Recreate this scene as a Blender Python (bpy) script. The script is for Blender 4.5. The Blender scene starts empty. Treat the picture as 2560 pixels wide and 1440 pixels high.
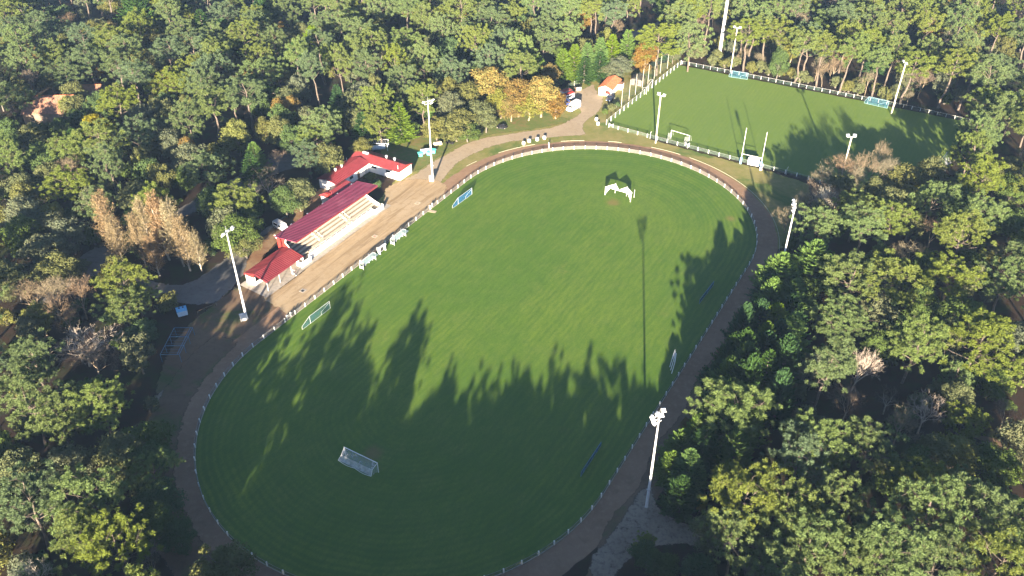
import bpy, math, random
import numpy as np
from mathutils import Vector, Matrix
SC = bpy.context.scene
COL = SC.collection
R_ = math.radians
random.seed(7)
RNG = np.random.default_rng(11)
SUN_S = 5.0; SKY_S = .05; EXPO = 2.75; HAZE_D = .00009

# ------------------------------------------------------------------ camera model (drone, 114 m up)
CAM_H = 114.0
HFOV = R_(62)
FPX = 1280 / math.tan(HFOV / 2)
PITCH = math.atan(FPX / 2913)
_c, _s = math.cos(PITCH), math.sin(PITCH)
def ground(px, py, z=0.0):
    """photo pixel -> point of the ground plane (or of the level z)"""
    dx, dz_, dy_ = px - 1280, -_s * FPX + _c * (720 - py), _c * FPX + _s * (720 - py)
    t = (CAM_H - z) / -dz_
    return (dx * t, dy_ * t)
def pixel(x, y, z):
    q = (x, y, z - CAM_H)
    fw = q[1] * _c - q[2] * _s
    up = q[1] * _s + q[2] * _c
    return 1280 + FPX * q[0] / fw, 720 - FPX * up / fw
# pitch frame: u along the pitch, v across it
AX = R_(59.6)
EU = (math.cos(AX), math.sin(AX)); EV = (-math.sin(AX), math.cos(AX))
def W(u, v): return (u * EU[0] + v * EV[0], u * EU[1] + v * EV[1])
def UV(x, y): return (x * EU[0] + y * EU[1], x * EV[0] + y * EV[1])
def uvpx(px, py, z=0.0): return UV(*ground(px, py, z))
SUN_EL = R_(13.2); SUN_AZ = R_(83.3)      # direction the shadows run

# ------------------------------------------------------------------ object helpers
class MB:
    """collects boxes, bars, tubes and faces; build() links them as ONE mesh object"""
    def __init__(self): self.v = []; self.f = []; self.m = []; self.mi = 0
    def add(self, vs, fs):
        o = len(self.v); self.v += [tuple(p) for p in vs]
        for f in fs: self.f.append([i + o for i in f]); self.m.append(self.mi)
        return self
    def box(self, c, s, rz=0.0, rx=0.0, ry=0.0):
        M = Matrix.Rotation(rz, 3, 'Z') @ Matrix.Rotation(ry, 3, 'Y') @ Matrix.Rotation(rx, 3, 'X')
        vs = []
        for x in (-.5, .5):
            for y in (-.5, .5):
                for z in (-.5, .5):
                    p = M @ Vector((x * s[0], y * s[1], z * s[2])); vs.append((p.x + c[0], p.y + c[1], p.z + c[2]))
        return self.add(vs, [(0, 1, 3, 2), (4, 6, 7, 5), (0, 4, 5, 1), (2, 3, 7, 6), (0, 2, 6, 4), (1, 5, 7, 3)])
    def bx(self, x0, x1, y0, y1, z0, z1):
        return self.box(((x0 + x1) / 2, (y0 + y1) / 2, (z0 + z1) / 2), (x1 - x0, y1 - y0, z1 - z0))
    def tube(self, p0, p1, r0, r1=None, n=8, cap=True):
        r1 = r0 if r1 is None else r1
        p0, p1 = Vector(p0), Vector(p1); d = (p1 - p0)
        if d.length < 1e-6: return self
        d.normalize(); a = d.orthogonal().normalized(); b = d.cross(a)
        vs = []
        for p, r in ((p0, r0), (p1, r1)):
            for i in range(n):
                t = 2 * math.pi * i / n; vs.append(p + a * (r * math.cos(t)) + b * (r * math.sin(t)))
        fs = [(i, (i + 1) % n, n + (i + 1) % n, n + i) for i in range(n)]
        if cap: fs += [tuple(range(n))[::-1], tuple(range(n, 2 * n))]
        return self.add(vs, fs)
    def path(self, pts, r0, r1=None, n=6):
        r1 = r0 if r1 is None else r1; k = len(pts) - 1
        for i in range(k): self.tube(pts[i], pts[i + 1], r0 + (r1 - r0) * i / k, r0 + (r1 - r0) * (i + 1) / k, n)
        return self
    def face(self, *pts): return self.add(pts, [tuple(range(len(pts)))])
    def prism(self, prof, axis, a0, a1):
        """profile of 2-D points extruded along an axis: axis x -> (y,z), y -> (x,z), z -> (x,y)"""
        n = len(prof)
        def P(q, a): return {'x': (a, q[0], q[1]), 'y': (q[0], a, q[1]), 'z': (q[0], q[1], a)}[axis]
        vs = [P(q, a0) for q in prof] + [P(q, a1) for q in prof]
        fs = [tuple(range(n))[::-1], tuple(range(n, 2 * n))] + [(i, (i + 1) % n, n + (i + 1) % n, n + i) for i in range(n)]
        return self.add(vs, fs)
    def build(self, name, mat, parent=None, smooth=False):
        me = bpy.data.meshes.new(name); me.from_pydata(self.v, [], self.f); me.update()
        for mm in (mat if isinstance(mat, (list, tuple)) else [mat]): me.materials.append(mm)
        if any(self.m): me.polygons.foreach_set('material_index', self.m)
        import bmesh
        b = bmesh.new(); b.from_mesh(me); bmesh.ops.recalc_face_normals(b, faces=b.faces); b.to_mesh(me); b.free()
        if smooth:
            me.polygons.foreach_set('use_smooth', [True] * len(me.polygons))
        o = bpy.data.objects.new(name, me); COL.objects.link(o)
        if parent: o.parent = parent
        return o

def tag(o, label=None, cat=None, group=None, kind=None):
    if label: o['label'] = label
    if cat: o['category'] = cat
    if group: o['group'] = group
    if kind: o['kind'] = kind
    return o
def thing(name, label, cat, loc, rz=0.0, group=None):
    o = bpy.data.objects.new(name, None); COL.objects.link(o)
    o.empty_display_size = .3
    o.location = (loc[0], loc[1], loc[2] if len(loc) > 2 else 0); o.rotation_euler = (0, 0, rz)
    return tag(o, label, cat, group)
def copy_tree(o, parent=None):
    c = o.copy(); COL.objects.link(c)
    if parent: c.parent = parent
    for ch in o.children: copy_tree(ch, c)
    return c
def copy_thing(o, label, loc, rz=0.0, group=None):
    c = copy_tree(o); c.location = (loc[0], loc[1], loc[2] if len(loc) > 2 else 0); c.rotation_euler = (0, 0, rz)
    c['label'] = label
    if group: c['group'] = group
    return c

# ------------------------------------------------------------------ materials
class Mt:
    def __init__(self, name, rough=.8, spec=.3):
        self.mat = bpy.data.materials.new(name); self.mat.use_nodes = True
        self.nt = self.mat.node_tree; self.b = self.nt.nodes['Principled BSDF']
        self.b.inputs['Roughness'].default_value = rough
        self.b.inputs['Specular IOR Level'].default_value = spec
        self._tc = None
    def n(self, t, **k):
        nd = self.nt.nodes.new(t)
        for a, val in k.items(): setattr(nd, a, val)
        return nd
    def l(self, a, b): self.nt.links.new(a, b); return self
    def co(self, kind='Object'):
        if not self._tc: self._tc = self.n('ShaderNodeTexCoord')
        return self._tc.outputs[kind]
    def noise(self, scale, detail=3, rough=.6, kind='Object', stretch=None, dist=0):
        t = self.n('ShaderNodeTexNoise'); t.inputs['Scale'].default_value = scale
        t.inputs['Detail'].default_value = detail; t.inputs['Roughness'].default_value = rough; t.inputs['Distortion'].default_value = dist
        src = self.co(kind)
        if stretch:
            m = self.n('ShaderNodeMapping'); m.inputs['Scale'].default_value = stretch[:3]
            if len(stretch) > 3: m.inputs['Rotation'].default_value = (0, 0, stretch[3])
            self.l(src, m.inputs[0]); src = m.outputs[0]
        self.l(src, t.inputs['Vector']); return t.outputs[0]
    def ramp(self, fac, lo, hi, a=0.0, b=1.0):
        m = self.n('ShaderNodeMapRange'); m.interpolation_type = 'SMOOTHSTEP'
        for i, x in zip((1, 2, 3, 4), (lo, hi, a, b)): m.inputs[i].default_value = x
        self.l(fac, m.inputs[0]); return m.outputs[0]
    def mix(self, fac, a, b, mode='MIX'):
        m = self.n('ShaderNodeMix', data_type='RGBA', blend_type=mode)
        for sock, x in ((m.inputs[0], fac), (m.inputs[6], a), (m.inputs[7], b)):
            if isinstance(x, (int, float)): sock.default_value = x
            elif isinstance(x, tuple): sock.default_value = (*x, 1)
            else: self.l(x, sock)
        return m.outputs[2]
    def math(self, op, a, b=0.0, c=None):
        m = self.n('ShaderNodeMath', operation=op)
        for sock, x in zip(m.inputs, (a, b, c)):
            if x is None: continue
            if isinstance(x, (int, float)): sock.default_value = x
            else: self.l(x, sock)
        return m.outputs[0]
    def col(self, c):
        if isinstance(c, tuple): self.b.inputs['Base Color'].default_value = (*c, 1)
        else: self.l(c, self.b.inputs['Base Color'])
        return self
    def bump(self, h, strength=.4, dist=.05):
        b = self.n('ShaderNodeBump'); b.inputs['Strength'].default_value = strength; b.inputs['Distance'].default_value = dist
        self.l(h, b.inputs['Height']); self.l(b.outputs[0], self.b.inputs['Normal']); return self

def plain(name, c, rough=.6, var=.12, scale=3.0, spec=.3, metal=0.0, dirt=None):
    m = Mt(name, rough, spec); m.b.inputs['Metallic'].default_value = metal
    n = m.noise(scale, 4, .65)
    lo = tuple(x * (1 - var * 1.6) for x in c); hi = tuple(min(1, x * (1 + var)) for x in c)
    k = m.mix(m.ramp(n, .3, .7), lo, hi)
    if dirt:
        k = m.mix(m.ramp(m.noise(scale * .35, 5, .7), .5, .75, 0, .75), k, dirt)
    m.col(k); return m.mat

def netting(name, c, alpha):
    m = Mt(name, .8, .1); m.col(c)
    tr = m.n('ShaderNodeBsdfTransparent'); mx = m.n('ShaderNodeMixShader')
    w = m.noise(1.3, 3, .6); f = m.ramp(w, .3, .7, max(0, alpha - .13), min(1, alpha + .13))
    m.l(f, mx.inputs[0]); m.l(tr.outputs[0], mx.inputs[1]); m.l(m.b.outputs[0], mx.inputs[2])
    m.l(mx.outputs[0], m.nt.nodes['Material Output'].inputs[0]); return m.mat

def foliage(name, c, c2, trans=.28, var=.5):
    """leaf material: colour varies leaf by leaf, tree by tree and over the crown"""
    m = Mt(name)
    geo = m.n('ShaderNodeNewGeometry'); oi = m.n('ShaderNodeObjectInfo')
    k = m.mix(geo.outputs['Random Per Island'], c, c2)
    k = m.mix(m.ramp(m.noise(.55, 3, .6), .35, .7, 0, .6), k, c2)
    hs = m.n('ShaderNodeHueSaturation')
    m.l(m.ramp(oi.outputs['Random'], 0, 1, .482, .518), hs.inputs['Hue'])
    m.l(m.ramp(geo.outputs['Random Per Island'], 0, 1, 1 - var * .5, 1 + var * .5), hs.inputs['Value'])
    m.l(m.ramp(oi.outputs['Random'], 0, 1, 1.12, .86), hs.inputs['Saturation'])
    m.l(k, hs.inputs['Color'])
    d = m.n('ShaderNodeBsdfDiffuse'); t = m.n('ShaderNodeBsdfTranslucent'); mx = m.n('ShaderNodeMixShader')
    m.l(hs.outputs[0], d.inputs[0]); m.l(hs.outputs[0], t.inputs[0]); mx.inputs[0].default_value = trans
    m.l(d.outputs[0], mx.inputs[1]); m.l(t.outputs[0], mx.inputs[2])
    m.nt.nodes.remove(m.b)
    m.l(mx.outputs[0], m.nt.nodes['Material Output'].inputs[0]); return m.mat

WHITE = plain('white_paint', (.74, .73, .70), .55, .06, 1.2, dirt=(.55, .52, .47))
WALL = plain('white_render', (.78, .76, .72), .85, .04, .7, dirt=(.6, .57, .51))
MASTW = plain('white_mast_paint', (.60, .60, .60), .4, .04, .8)
POLEB = plain('pale_concrete_pole', (.55, .50, .40), .8, .12, 1.5)
CONC = plain('concrete', (.30, .265, .225), .9, .14, 1.2, dirt=(.30, .27, .23))
TIER = plain('pale_concrete_steps', (.40, .35, .28), .9, .07, 1.0, dirt=(.30, .26, .21))
DARK = plain('dark_opening', (.03, .03, .032), .7, .2)
RED = plain('red_sheet_roof', (.18, .028, .033), .42, .10, .6, .4, dirt=(.22, .05, .05))
REDB = plain('bright_red_sheet', (.27, .032, .026), .5, .08, .6)
MAROON = plain('maroon_sheet_roof', (.145, .027, .055), .5, .10, .5, .3, dirt=(.20, .06, .095))
TERRA = plain('clay_tiles', (.33, .115, .05), .85, .28, 2.2, dirt=(.30, .14, .08))
TERRA2 = plain('old_clay_tiles', (.27, .14, .09), .9, .18, 1.5)
BLUEF = plain('blue_steel', (.09, .19, .30), .5, .1)
LBLUE = plain('pale_blue_pad', (.16, .30, .50), .6, .06)
RAILM = plain('weathered_rail', (.20, .20, .19), .6, .12)
GREYM = plain('grey_metal', (.45, .46, .47), .45, .1)
ASPH = None
GLASS = plain('dark_glass', (.02, .025, .03), .12, .2, 2, .6)
LAMP = plain('floodlight_glass', (.62, .66, .70), .2, .05, 2, .6)
RUB = plain('black_rubber', (.02, .02, .02), .8, .1)
WOOD = plain('dark_timber', (.055, .042, .035), .85, .3, 2)
WOODB = plain('brown_timber', (.13, .085, .055), .85, .25, 2)
TARP = plain('black_tarpaulin', (.014, .014, .016), .32, .3, 1.4, .5)
TEAL = plain('teal_plastic', (.10, .50, .46), .5, .12, 2)
CREAM = plain('cream_plastic', (.72, .63, .45), .7, .08, 1)
NET_W = netting('white_net', (.62, .64, .66), .24)
NET_W2 = netting('doubled_white_net', (.66, .68, .70), .46)
NET_WD = netting('dense_white_net', (.62, .61, .58), .84)
NET_B = netting('blue_net', (.03, .12, .25), .62)
NET_BF = netting('thin_blue_net', (.05, .15, .21), .30)
NET_G = netting('green_mesh', (.06, .20, .13), .5)
NET_GT = netting('pale_green_mesh', (.13, .18, .14), .30)
NET_T = netting('thin_dark_net', (.10, .16, .14), .12)
NET_R = netting('grey_wire_mesh', (.22, .21, .19), .43)
PLEX = netting('clear_plastic', (.22, .30, .31), .42)
PLEXR = netting('roof_plastic', (.30, .40, .42), .62)

# ------------------------------------------------------------------ ground sheets
def jitter(pts, step=1.0, amp=.5, seed=0, closed=True):
    """resample a polygon and roughen its edge"""
    r = random.Random(seed); out = []
    n = len(pts)
    ph = [(r.uniform(0, 6.28), r.uniform(.15, .5), r.uniform(0, 6.28), r.uniform(.8, 1.7)) for _ in range(2)]
    s = 0.0
    for i in range(n if closed else n - 1):
        a, b = pts[i], pts[(i + 1) % n]
        L = math.hypot(b[0] - a[0], b[1] - a[1]); k = max(1, int(L / step))
        nx, ny = (-(b[1] - a[1]) / (L + 1e-9), (b[0] - a[0]) / (L + 1e-9))
        for j in range(k):
            t = j / k; s += L / k
            w = sum(math.sin(s * f1 + p1) * .5 + math.sin(s * f2 + p2) * .3 for p1, f1, p2, f2 in ph) * .5 + r.uniform(-.45, .45)
            out.append((a[0] + (b[0] - a[0]) * t + nx * w * amp, a[1] + (b[1] - a[1]) * t + ny * w * amp))
    return out
def smooth_poly(pts, k=2):
    for _ in range(k):
        q = []
        for i in range(len(pts)):
            a, b = pts[i], pts[(i + 1) % len(pts)]
            q += [(a[0] * .75 + b[0] * .25, a[1] * .75 + b[1] * .25), (a[0] * .25 + b[0] * .75, a[1] * .25 + b[1] * .75)]
        pts = q
    return pts
def sheet(name, pts, z, mat, kind='structure', origin=(0, 0), rz=0.0, label=None, cat=None):
    c, s = math.cos(-rz), math.sin(-rz)
    L = [((p[0] - origin[0]) * c - (p[1] - origin[1]) * s, (p[0] - origin[0]) * s + (p[1] - origin[1]) * c) for p in pts]
    import bmesh
    bm = bmesh.new(); vs = [bm.verts.new((x, y, 0)) for x, y in L]
    f = bm.faces.new(vs); bmesh.ops.triangulate(bm, faces=[f], ngon_method='EAR_CLIP')
    for f in bm.faces:
        if f.normal.z < 0: f.normal_flip()
    me = bpy.data.meshes.new(name); bm.to_mesh(me); bm.free(); me.materials.append(mat)
    o = bpy.data.objects.new(name, me); COL.objects.link(o); o.location = (origin[0], origin[1], z); o.rotation_euler = (0, 0, rz)
    return tag(o, label, cat, None, kind)
def soft_sheet(name, pts, z, mat, band=1.6, origin=(0, 0), rz=0.0):
    """sheet with the distance to its border stored as the attribute 'edge', so its rim can thin out"""
    from mathutils.geometry import delaunay_2d_cdt
    P = jitter(pts, 1.0, .3, len(name)); c, s = math.cos(-rz), math.sin(-rz)
    P = np.array([((p[0] - origin[0]) * c - (p[1] - origin[1]) * s, (p[0] - origin[0]) * s + (p[1] - origin[1]) * c) for p in P])
    A, B = P, np.roll(P, -1, 0); st = max(band * .75, 1.0)
    gx, gy = np.meshgrid(np.arange(P[:, 0].min(), P[:, 0].max(), st), np.arange(P[:, 1].min(), P[:, 1].max(), st)); G = np.stack([gx.ravel(), gy.ravel()], 1)
    G = G + RNG.uniform(-.15, .15, G.shape) * st
    ins = np.zeros(len(G), bool)
    for a, b in zip(A, B):
        k = (a[1] > G[:, 1]) != (b[1] > G[:, 1])
        if abs(b[1] - a[1]) > 1e-9: ins ^= k & (G[:, 0] < (b[0] - a[0]) * (G[:, 1] - a[1]) / (b[1] - a[1]) + a[0])
    G = G[ins]
    D = np.array([np.sqrt(((P - q) ** 2).sum(1).min()) for q in G]) if len(G) else np.zeros(0)
    G = G[D > .45]
    V = [Vector(p) for p in np.concatenate([P, G])]
    vo, _, fo, ov, _, _ = delaunay_2d_cdt(V, [], [list(range(len(P)))], 1, 1e-4)
    C = np.array([(v.x, v.y) for v in vo])
    E_ = np.array([np.sqrt(((P - q) ** 2).sum(1).min()) for q in C]); E_ = np.clip(E_ / band, 0, 1)
    me = bpy.data.meshes.new(name); me.from_pydata([(x, y, 0) for x, y in C], [], [list(f) for f in fo]); me.update()
    at = me.attributes.new('edge', 'FLOAT', 'POINT'); at.data.foreach_set('value', E_.astype(np.float32))
    if len(me.polygons) and me.polygons[0].normal.z < 0: me.flip_normals()
    me.materials.append(mat)
    o = bpy.data.objects.new(name, me); COL.objects.link(o); o.location = (origin[0], origin[1], z); o.rotation_euler = (0, 0, rz)
    return tag(o, None, None, None, 'structure')
def pxpoly(pts): return [ground(*p) for p in pts]

U0, U1, VC, RAD = 91.0, 170.5, 75.0, 39.6
def stadium(R, step=1.5):
    pts = []
    n = max(12, int(math.pi * R / step)); m = int((U1 - U0) / step)
    for i in range(n): t = -math.pi / 2 + math.pi * i / n; pts.append(W(U1 + R * math.cos(t), VC + R * math.sin(t)))
    for i in range(m): pts.append(W(U1 - (U1 - U0) * i / m, VC + R))
    for i in range(n): t = math.pi / 2 + math.pi * i / n; pts.append(W(U0 + R * math.cos(t), VC + R * math.sin(t)))
    for i in range(m): pts.append(W(U0 + (U1 - U0) * i / m, VC - R))
    return pts
def stad_d(u, v):
    du = max(abs(u - (U0 + U1) / 2) - (U1 - U0) / 2, 0); return math.hypot(du, v - VC)

def turf_mat(name, oval):
    m = Mt(name, .75, .15)
    x = m.n('ShaderNodeSeparateXYZ'); m.l(m.co(), x.inputs[0])
    if oval:
        ax = m.math('MAXIMUM', m.math('SUBTRACT', m.math('ABSOLUTE', x.outputs[0]), (U1 - U0) / 2), 0.0)
        d = m.math('SQRT', m.math('ADD', m.math('MULTIPLY', ax, ax), m.math('MULTIPLY', x.outputs[1], x.outputs[1])))
    else:
        d = x.outputs[1]
    wob = m.math('MULTIPLY', m.noise(.06, 2), 2.2)
    ph = m.math('ADD', d, wob)
    fine = m.math('SINE', m.math('MULTIPLY', ph, 2 * math.pi / 1.25))
    wide = m.math('SINE', m.math('MULTIPLY', ph, 2 * math.pi / 5.3))
    amp = m.ramp(m.noise(.045, 2), .35, .68, .30, 1.15)
    edge = m.ramp(d, 22, 37, .6, 1.6) if oval else .8
    st = m.math('MULTIPLY', m.math('MULTIPLY', m.math('ADD', m.math('MULTIPLY', fine, .6), m.math('MULTIPLY', wide, .4)), amp), edge)
    big = m.noise(.03, 5, .62); mid = m.noise(.22, 4, .6); tiny = m.noise(2.6, 3, .7)
    k = m.mix(m.ramp(big, .36, .66), (.078, .138, .014), (.122, .172, .020))
    k = m.mix(m.ramp(mid, .42, .72, 0, .6), k, (.125, .162, .030))
    k = m.mix(m.ramp(m.noise(.09, 5, .7), .58, .74, 0, .6), k, (.145, .150, .035))
    k = m.mix(m.ramp(m.noise(.16, 5, .7, dist=.8), .60, .72, 0, .45), k, (.050, .110, .014))
    k = m.mix(m.ramp(m.noise(1.0, 4, .75, stretch=(.30, 1, 1)), .35, .70, 0, .55), k, (.040, .094, .009))
    k = m.mix(m.ramp(tiny, .3, .75, 0, .5), k, (.036, .082, .008))
    k = m.mix(m.ramp(st, -1.0, 1.0, 0, .5), k, (.036, .086, .010))
    if not oval: k = m.mix(.45, k, (.145, .20, .045))
    if oval:      # worn goalmouths
        for (u, v, r0, r1) in ((180.6 - 130.75, 0.2, 1.2, 2.6), (78.5 - 130.75, 0, 1.0, 2.8), (188.5 - 130.75, -29, .5, 2.0)):
            vm = m.n('ShaderNodeVectorMath', operation='DISTANCE'); vm.inputs[1].default_value = (u, v, 0); m.l(m.co(), vm.inputs[0])
            dd = m.math('ADD', vm.outputs['Value'], m.math('MULTIPLY', m.noise(.9, 3), 1.4))
            k = m.mix(m.ramp(dd, r0, r1 + .7, .6, 0), k, (.17, .11, .05))
    m.col(k).bump(m.noise(7, 3, .7), .6, .05)
    return m.mat

def earth(name, a, b, c, s1=.12, s2=1.1, grass=None, bumps=.3, streak=None, soft=True):
    m = Mt(name, .95, .1)
    k = m.mix(m.ramp(m.noise(s1, 5, .65), .35, .66), a, b)
    k = m.mix(m.ramp(m.noise(s2, 5, .7), .45, .72, 0, .75), k, c)
    k = m.mix(m.ramp(m.noise(9, 2, .7), .5, .75, 0, .4), k, tuple(x * .55 for x in a))
    if streak:
        k = m.mix(m.ramp(m.noise(.55, 4, .6, stretch=(.10, 1, 1), dist=.8), .48, .70, 0, .8), k, streak)
        k = m.mix(m.ramp(m.noise(.9, 4, .6, stretch=(.07, 1, 1), dist=.5), .50, .72, 0, .6), k, tuple(x * 1.25 for x in a))
    if grass:
        k = m.mix(m.ramp(m.noise(grass[1], 5, .68, dist=.6), grass[2], grass[3], 0, grass[4]), k, grass[0])
    m.col(k).bump(m.noise(4, 5, .75), bumps, .08)
    if soft:          # ragged border: the sheet thins out over its outer band
        at = m.n('ShaderNodeAttribute', attribute_name='edge'); tr = m.n('ShaderNodeBsdfTransparent'); mx = m.n('ShaderNodeMixShader')
        w = m.math('ADD', m.math('MULTIPLY', at.outputs['Fac'], 1.6), m.math('MULTIPLY', m.math('SUBTRACT', m.noise(.9, 6, .75), .5), 1.9))
        f = m.ramp(w, .42, .80)
        m.l(f, mx.inputs[0]); m.l(tr.outputs[0], mx.inputs[1]); m.l(m.b.outputs[0], mx.inputs[2])
        m.l(mx.outputs[0], m.nt.nodes['Material Output'].inputs[0])
    return m.mat

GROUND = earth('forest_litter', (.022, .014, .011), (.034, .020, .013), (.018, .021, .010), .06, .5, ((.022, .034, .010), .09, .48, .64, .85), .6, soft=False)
SAND = earth('sandy_forecourt', (.305, .222, .130), (.345, .262, .165), (.25, .175, .098), .07, .55, ((.11, .115, .045), .11, .62, .80, .5), .3, (.19, .128, .070))
TRACKM = earth('brown_running_track', (.235, .148, .093), (.195, .120, .074), (.27, .18, .115), .08, .9, ((.15, .10, .058), .35, .55, .72, .6), soft=False)
ROADM = earth('pale_gravel_road', (.275, .215, .145), (.315, .25, .175), (.225, .168, .108), .09, .8, ((.15, .14, .07), .2, .62, .8, .4))
DIRT = earth('trodden_dirt', (.115, .075, .048), (.15, .10, .062), (.085, .058, .038), .09, .8, ((.055, .085, .022), .1, .50, .66, .8))
VERGE = earth('dry_verge_grass', (.135, .145, .040), (.20, .172, .064), (.24, .19, .085), .075, .45, ((.060, .105, .022), .055, .50, .66, .85))
LAWN = earth('rough_lawn', (.080, .115, .028), (.125, .14, .042), (.18, .13, .062), .08, .6, ((.18, .105, .05), .10, .54, .7, .8))
PALE = earth('pale_sand', (.25, .20, .150), (.19, .15, .112), (.085, .062, .046), .2, 1.3, ((.05, .04, .03), .8, .56, .68, .8))
ASPH = earth('worn_asphalt', (.115, .110, .105), (.145, .135, .125), (.085, .075, .068), .12, .9)
LEAFG = earth('leaf_strewn_ground', (.16, .085, .045), (.21, .145, .085), (.11, .055, .03), .15, .7)
# ------------------------------------------------------------------ the setting
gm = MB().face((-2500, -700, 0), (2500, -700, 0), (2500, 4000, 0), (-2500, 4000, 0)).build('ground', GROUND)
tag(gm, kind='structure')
CEN = W((U0 + U1) / 2, VC)
Z = .006
soft_sheet('grass_verge', smooth_poly(pxpoly([(880, 590), (985, 440), (1040, 400), (1040, 340), (1130, 322), (1215, 300), (1260, 280), (1390, 270), (1395, 215), (1500, 178), (1600, 175), (1706, 140), (1700, 165), (1520, 318), (2000, 445), (2040, 470), (2000, 560), (1960, 640), (1830, 640), (1500, 500), (1200, 520), (1000, 640)]), 1), Z, VERGE, band=1.8)
soft_sheet('rough_lawn', smooth_poly(pxpoly([(925, 350), (1130, 330), (1240, 285), (1395, 288), (1440, 300), (1380, 318), (1290, 330), (1200, 342), (1145, 362), (1095, 398), (1040, 432), (1015, 430), (960, 400)]), 1), 2 * Z, LAWN, band=1.6)
soft_sheet('dirt_clearing', smooth_poly(pxpoly([(520, 765), (600, 700), (680, 730), (760, 730), (640, 870), (540, 1000), (500, 1060), (470, 1160), (440, 1170), (430, 1080), (380, 1040), (380, 940), (430, 850), (470, 800)]), 1), 2 * Z, DIRT, band=2.2)
soft_sheet('sandy_forecourt', [W(u_, 114.7) for u_ in range(101, 163, 4)] + pxpoly([(1116, 462), (1095, 450), (1040, 446), (1000, 452), (960, 470), (955, 520), (780, 652), (740, 690), (670, 735), (652, 745)]), 5.4 * Z, SAND, band=.5, origin=CEN, rz=AX)
soft_sheet('gravel_road', smooth_poly(pxpoly([(1000, 452), (1040, 432), (1062, 418), (1100, 393), (1150, 364), (1200, 345), (1290, 331), (1370, 321), (1415, 305), (1440, 290), (1455, 280), (1425, 262), (1415, 240), (1440, 224), (1462, 220), (1486, 205), (1492, 232), (1512, 240), (1507, 268), (1492, 284), (1470, 300), (1456, 320), (1470, 338), (1400, 343), (1320, 349), (1250, 360), (1190, 382), (1145, 408), (1115, 440), (1095, 470), (1040, 478)]), 1), 4 * Z, ROADM, band=1.0)
def ring(name, R0, R1, z, mat):
    a, b = stadium(R0), stadium(R1, 1.5 * R1 / R0)
    k = min(len(a), len(b)); m = MB()
    # same parameter count on both rings so quads pair up
    n1 = max(12, int(math.pi * R0 / 1.5)); m1 = int((U1 - U0) / 1.5)
    def st(R, jit, seed):
        r = random.Random(seed); pts = []
        for i in range(n1): t = -math.pi / 2 + math.pi * i / n1; q = R + r.uniform(-jit, jit); pts.append(W(U1 + q * math.cos(t), VC + q * math.sin(t)))
        for i in range(m1): q = R + r.uniform(-jit, jit); pts.append(W(U1 - (U1 - U0) * i / m1, VC + q))
        for i in range(n1): t = math.pi / 2 + math.pi * i / n1; q = R + r.uniform(-jit, jit); pts.append(W(U0 + q * math.cos(t), VC + q * math.sin(t)))
        for i in range(m1): q = R + r.uniform(-jit, jit); pts.append(W(U0 + (U1 - U0) * i / m1, VC - q))
        return pts
    a, b = st(R0, .04, 1), st(R1, .22, 2); N = len(a)
    m.add([(p[0] - CEN[0], p[1] - CEN[1], 0) for p in a + b], [(i, (i + 1) % N, N + (i + 1) % N, N + i) for i in range(N)])
    o = m.build(name, mat); o.location = (CEN[0], CEN[1], z)
    return tag(o, kind='structure')
ring('running_track', RAD + .1, 44.6, 5 * Z, TRACKM)
sheet('football_pitch', stadium(RAD + .12), 6 * Z, turf_mat('pitch_turf', True), origin=CEN, rz=AX)
# trodden, half-overgrown outer edge of the track at its near left end and along the right side
soft_sheet('trodden_edge', [W(U0 + d_ * math.cos(R_(t_)), VC + d_ * math.sin(R_(t_))) for d_, r_ in ((42.6, range(92, 196, 4)), (50, range(192, 88, -4))) for t_ in r_], 5.3 * Z, DIRT, band=1.5)
soft_sheet('trodden_edge', [W(u_, 31.9 + .5 * math.sin(u_ * .31)) for u_ in range(58, 168, 3)] + [W(u_, 26.5) for u_ in range(166, 57, -3)], 5.35 * Z, DIRT, band=1.2)
# kerb along the outside of the track: a real step, broken in places
def kerb(t0, t1, R, side):
    m = MB(); n = int(abs(t1 - t0) / 1.2) + 1; pts = []
    for i in range(n + 1):
        s = t0 + (t1 - t0) * i / n
        if side == 'arc': a = s / R; pts.append(W(U1 + R * math.cos(a), VC + R * math.sin(a)))
        else: pts.append(W(s, VC - R if side == 'r' else VC + R))
    for a, b in zip(pts, pts[1:]):
        L = math.hypot(b[0] - a[0], b[1] - a[1])
        m.box(((a[0] + b[0]) / 2, (a[1] + b[1]) / 2, .05), (L, .10, .1), math.atan2(b[1] - a[1], b[0] - a[0]))
    return tag(m.build('kerb', CONCL), kind='structure')
CONCL = plain('pale_kerb_concrete', (.36, .32, .235), .9, .12, 1.2)
for t0, t1, sd in ((-70, -8, 'arc'), (-5, 4, 'arc'), (13, 17, 'arc'), (24, 31, 'arc'), (39, 51, 'arc'), (59, 63, 'arc'), (138, 152, 'r'), (157, 170, 'r')): kerb(t0, t1, 45.0, sd)
# second field
F2A, F2B = ground(1519, 311), ground(1706, 158)
F2C, F2D = ground(2425, 306), ground(2300, 520)
sheet('second_pitch', jitter([ground(1517, 306), ground(1700, 163), F2C, F2D], 1.5, .25, 6), 4 * Z, turf_mat('second_turf', False), origin=W(205, 10), rz=AX)
soft_sheet('asphalt_drive', smooth_poly(pxpoly([(60, 760), (140, 690), (200, 640), (250, 608), (300, 640), (345, 690), (440, 716), (505, 690), (600, 616), (700, 545), (760, 500), (790, 510), (730, 570), (650, 640), (600, 702), (556, 746), (535, 760), (470, 766), (390, 748), (330, 722), (250, 700), (180, 740), (90, 800)]), 1), 3 * Z, ASPH, band=0.8)
soft_sheet('leafy_ground', smooth_poly(pxpoly([(620, 630), (690, 555), (800, 470), (830, 440), (850, 470), (800, 520), (700, 600), (640, 672), (600, 700)]), 1), 4 * Z, LEAFG, band=1.4)
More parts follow.
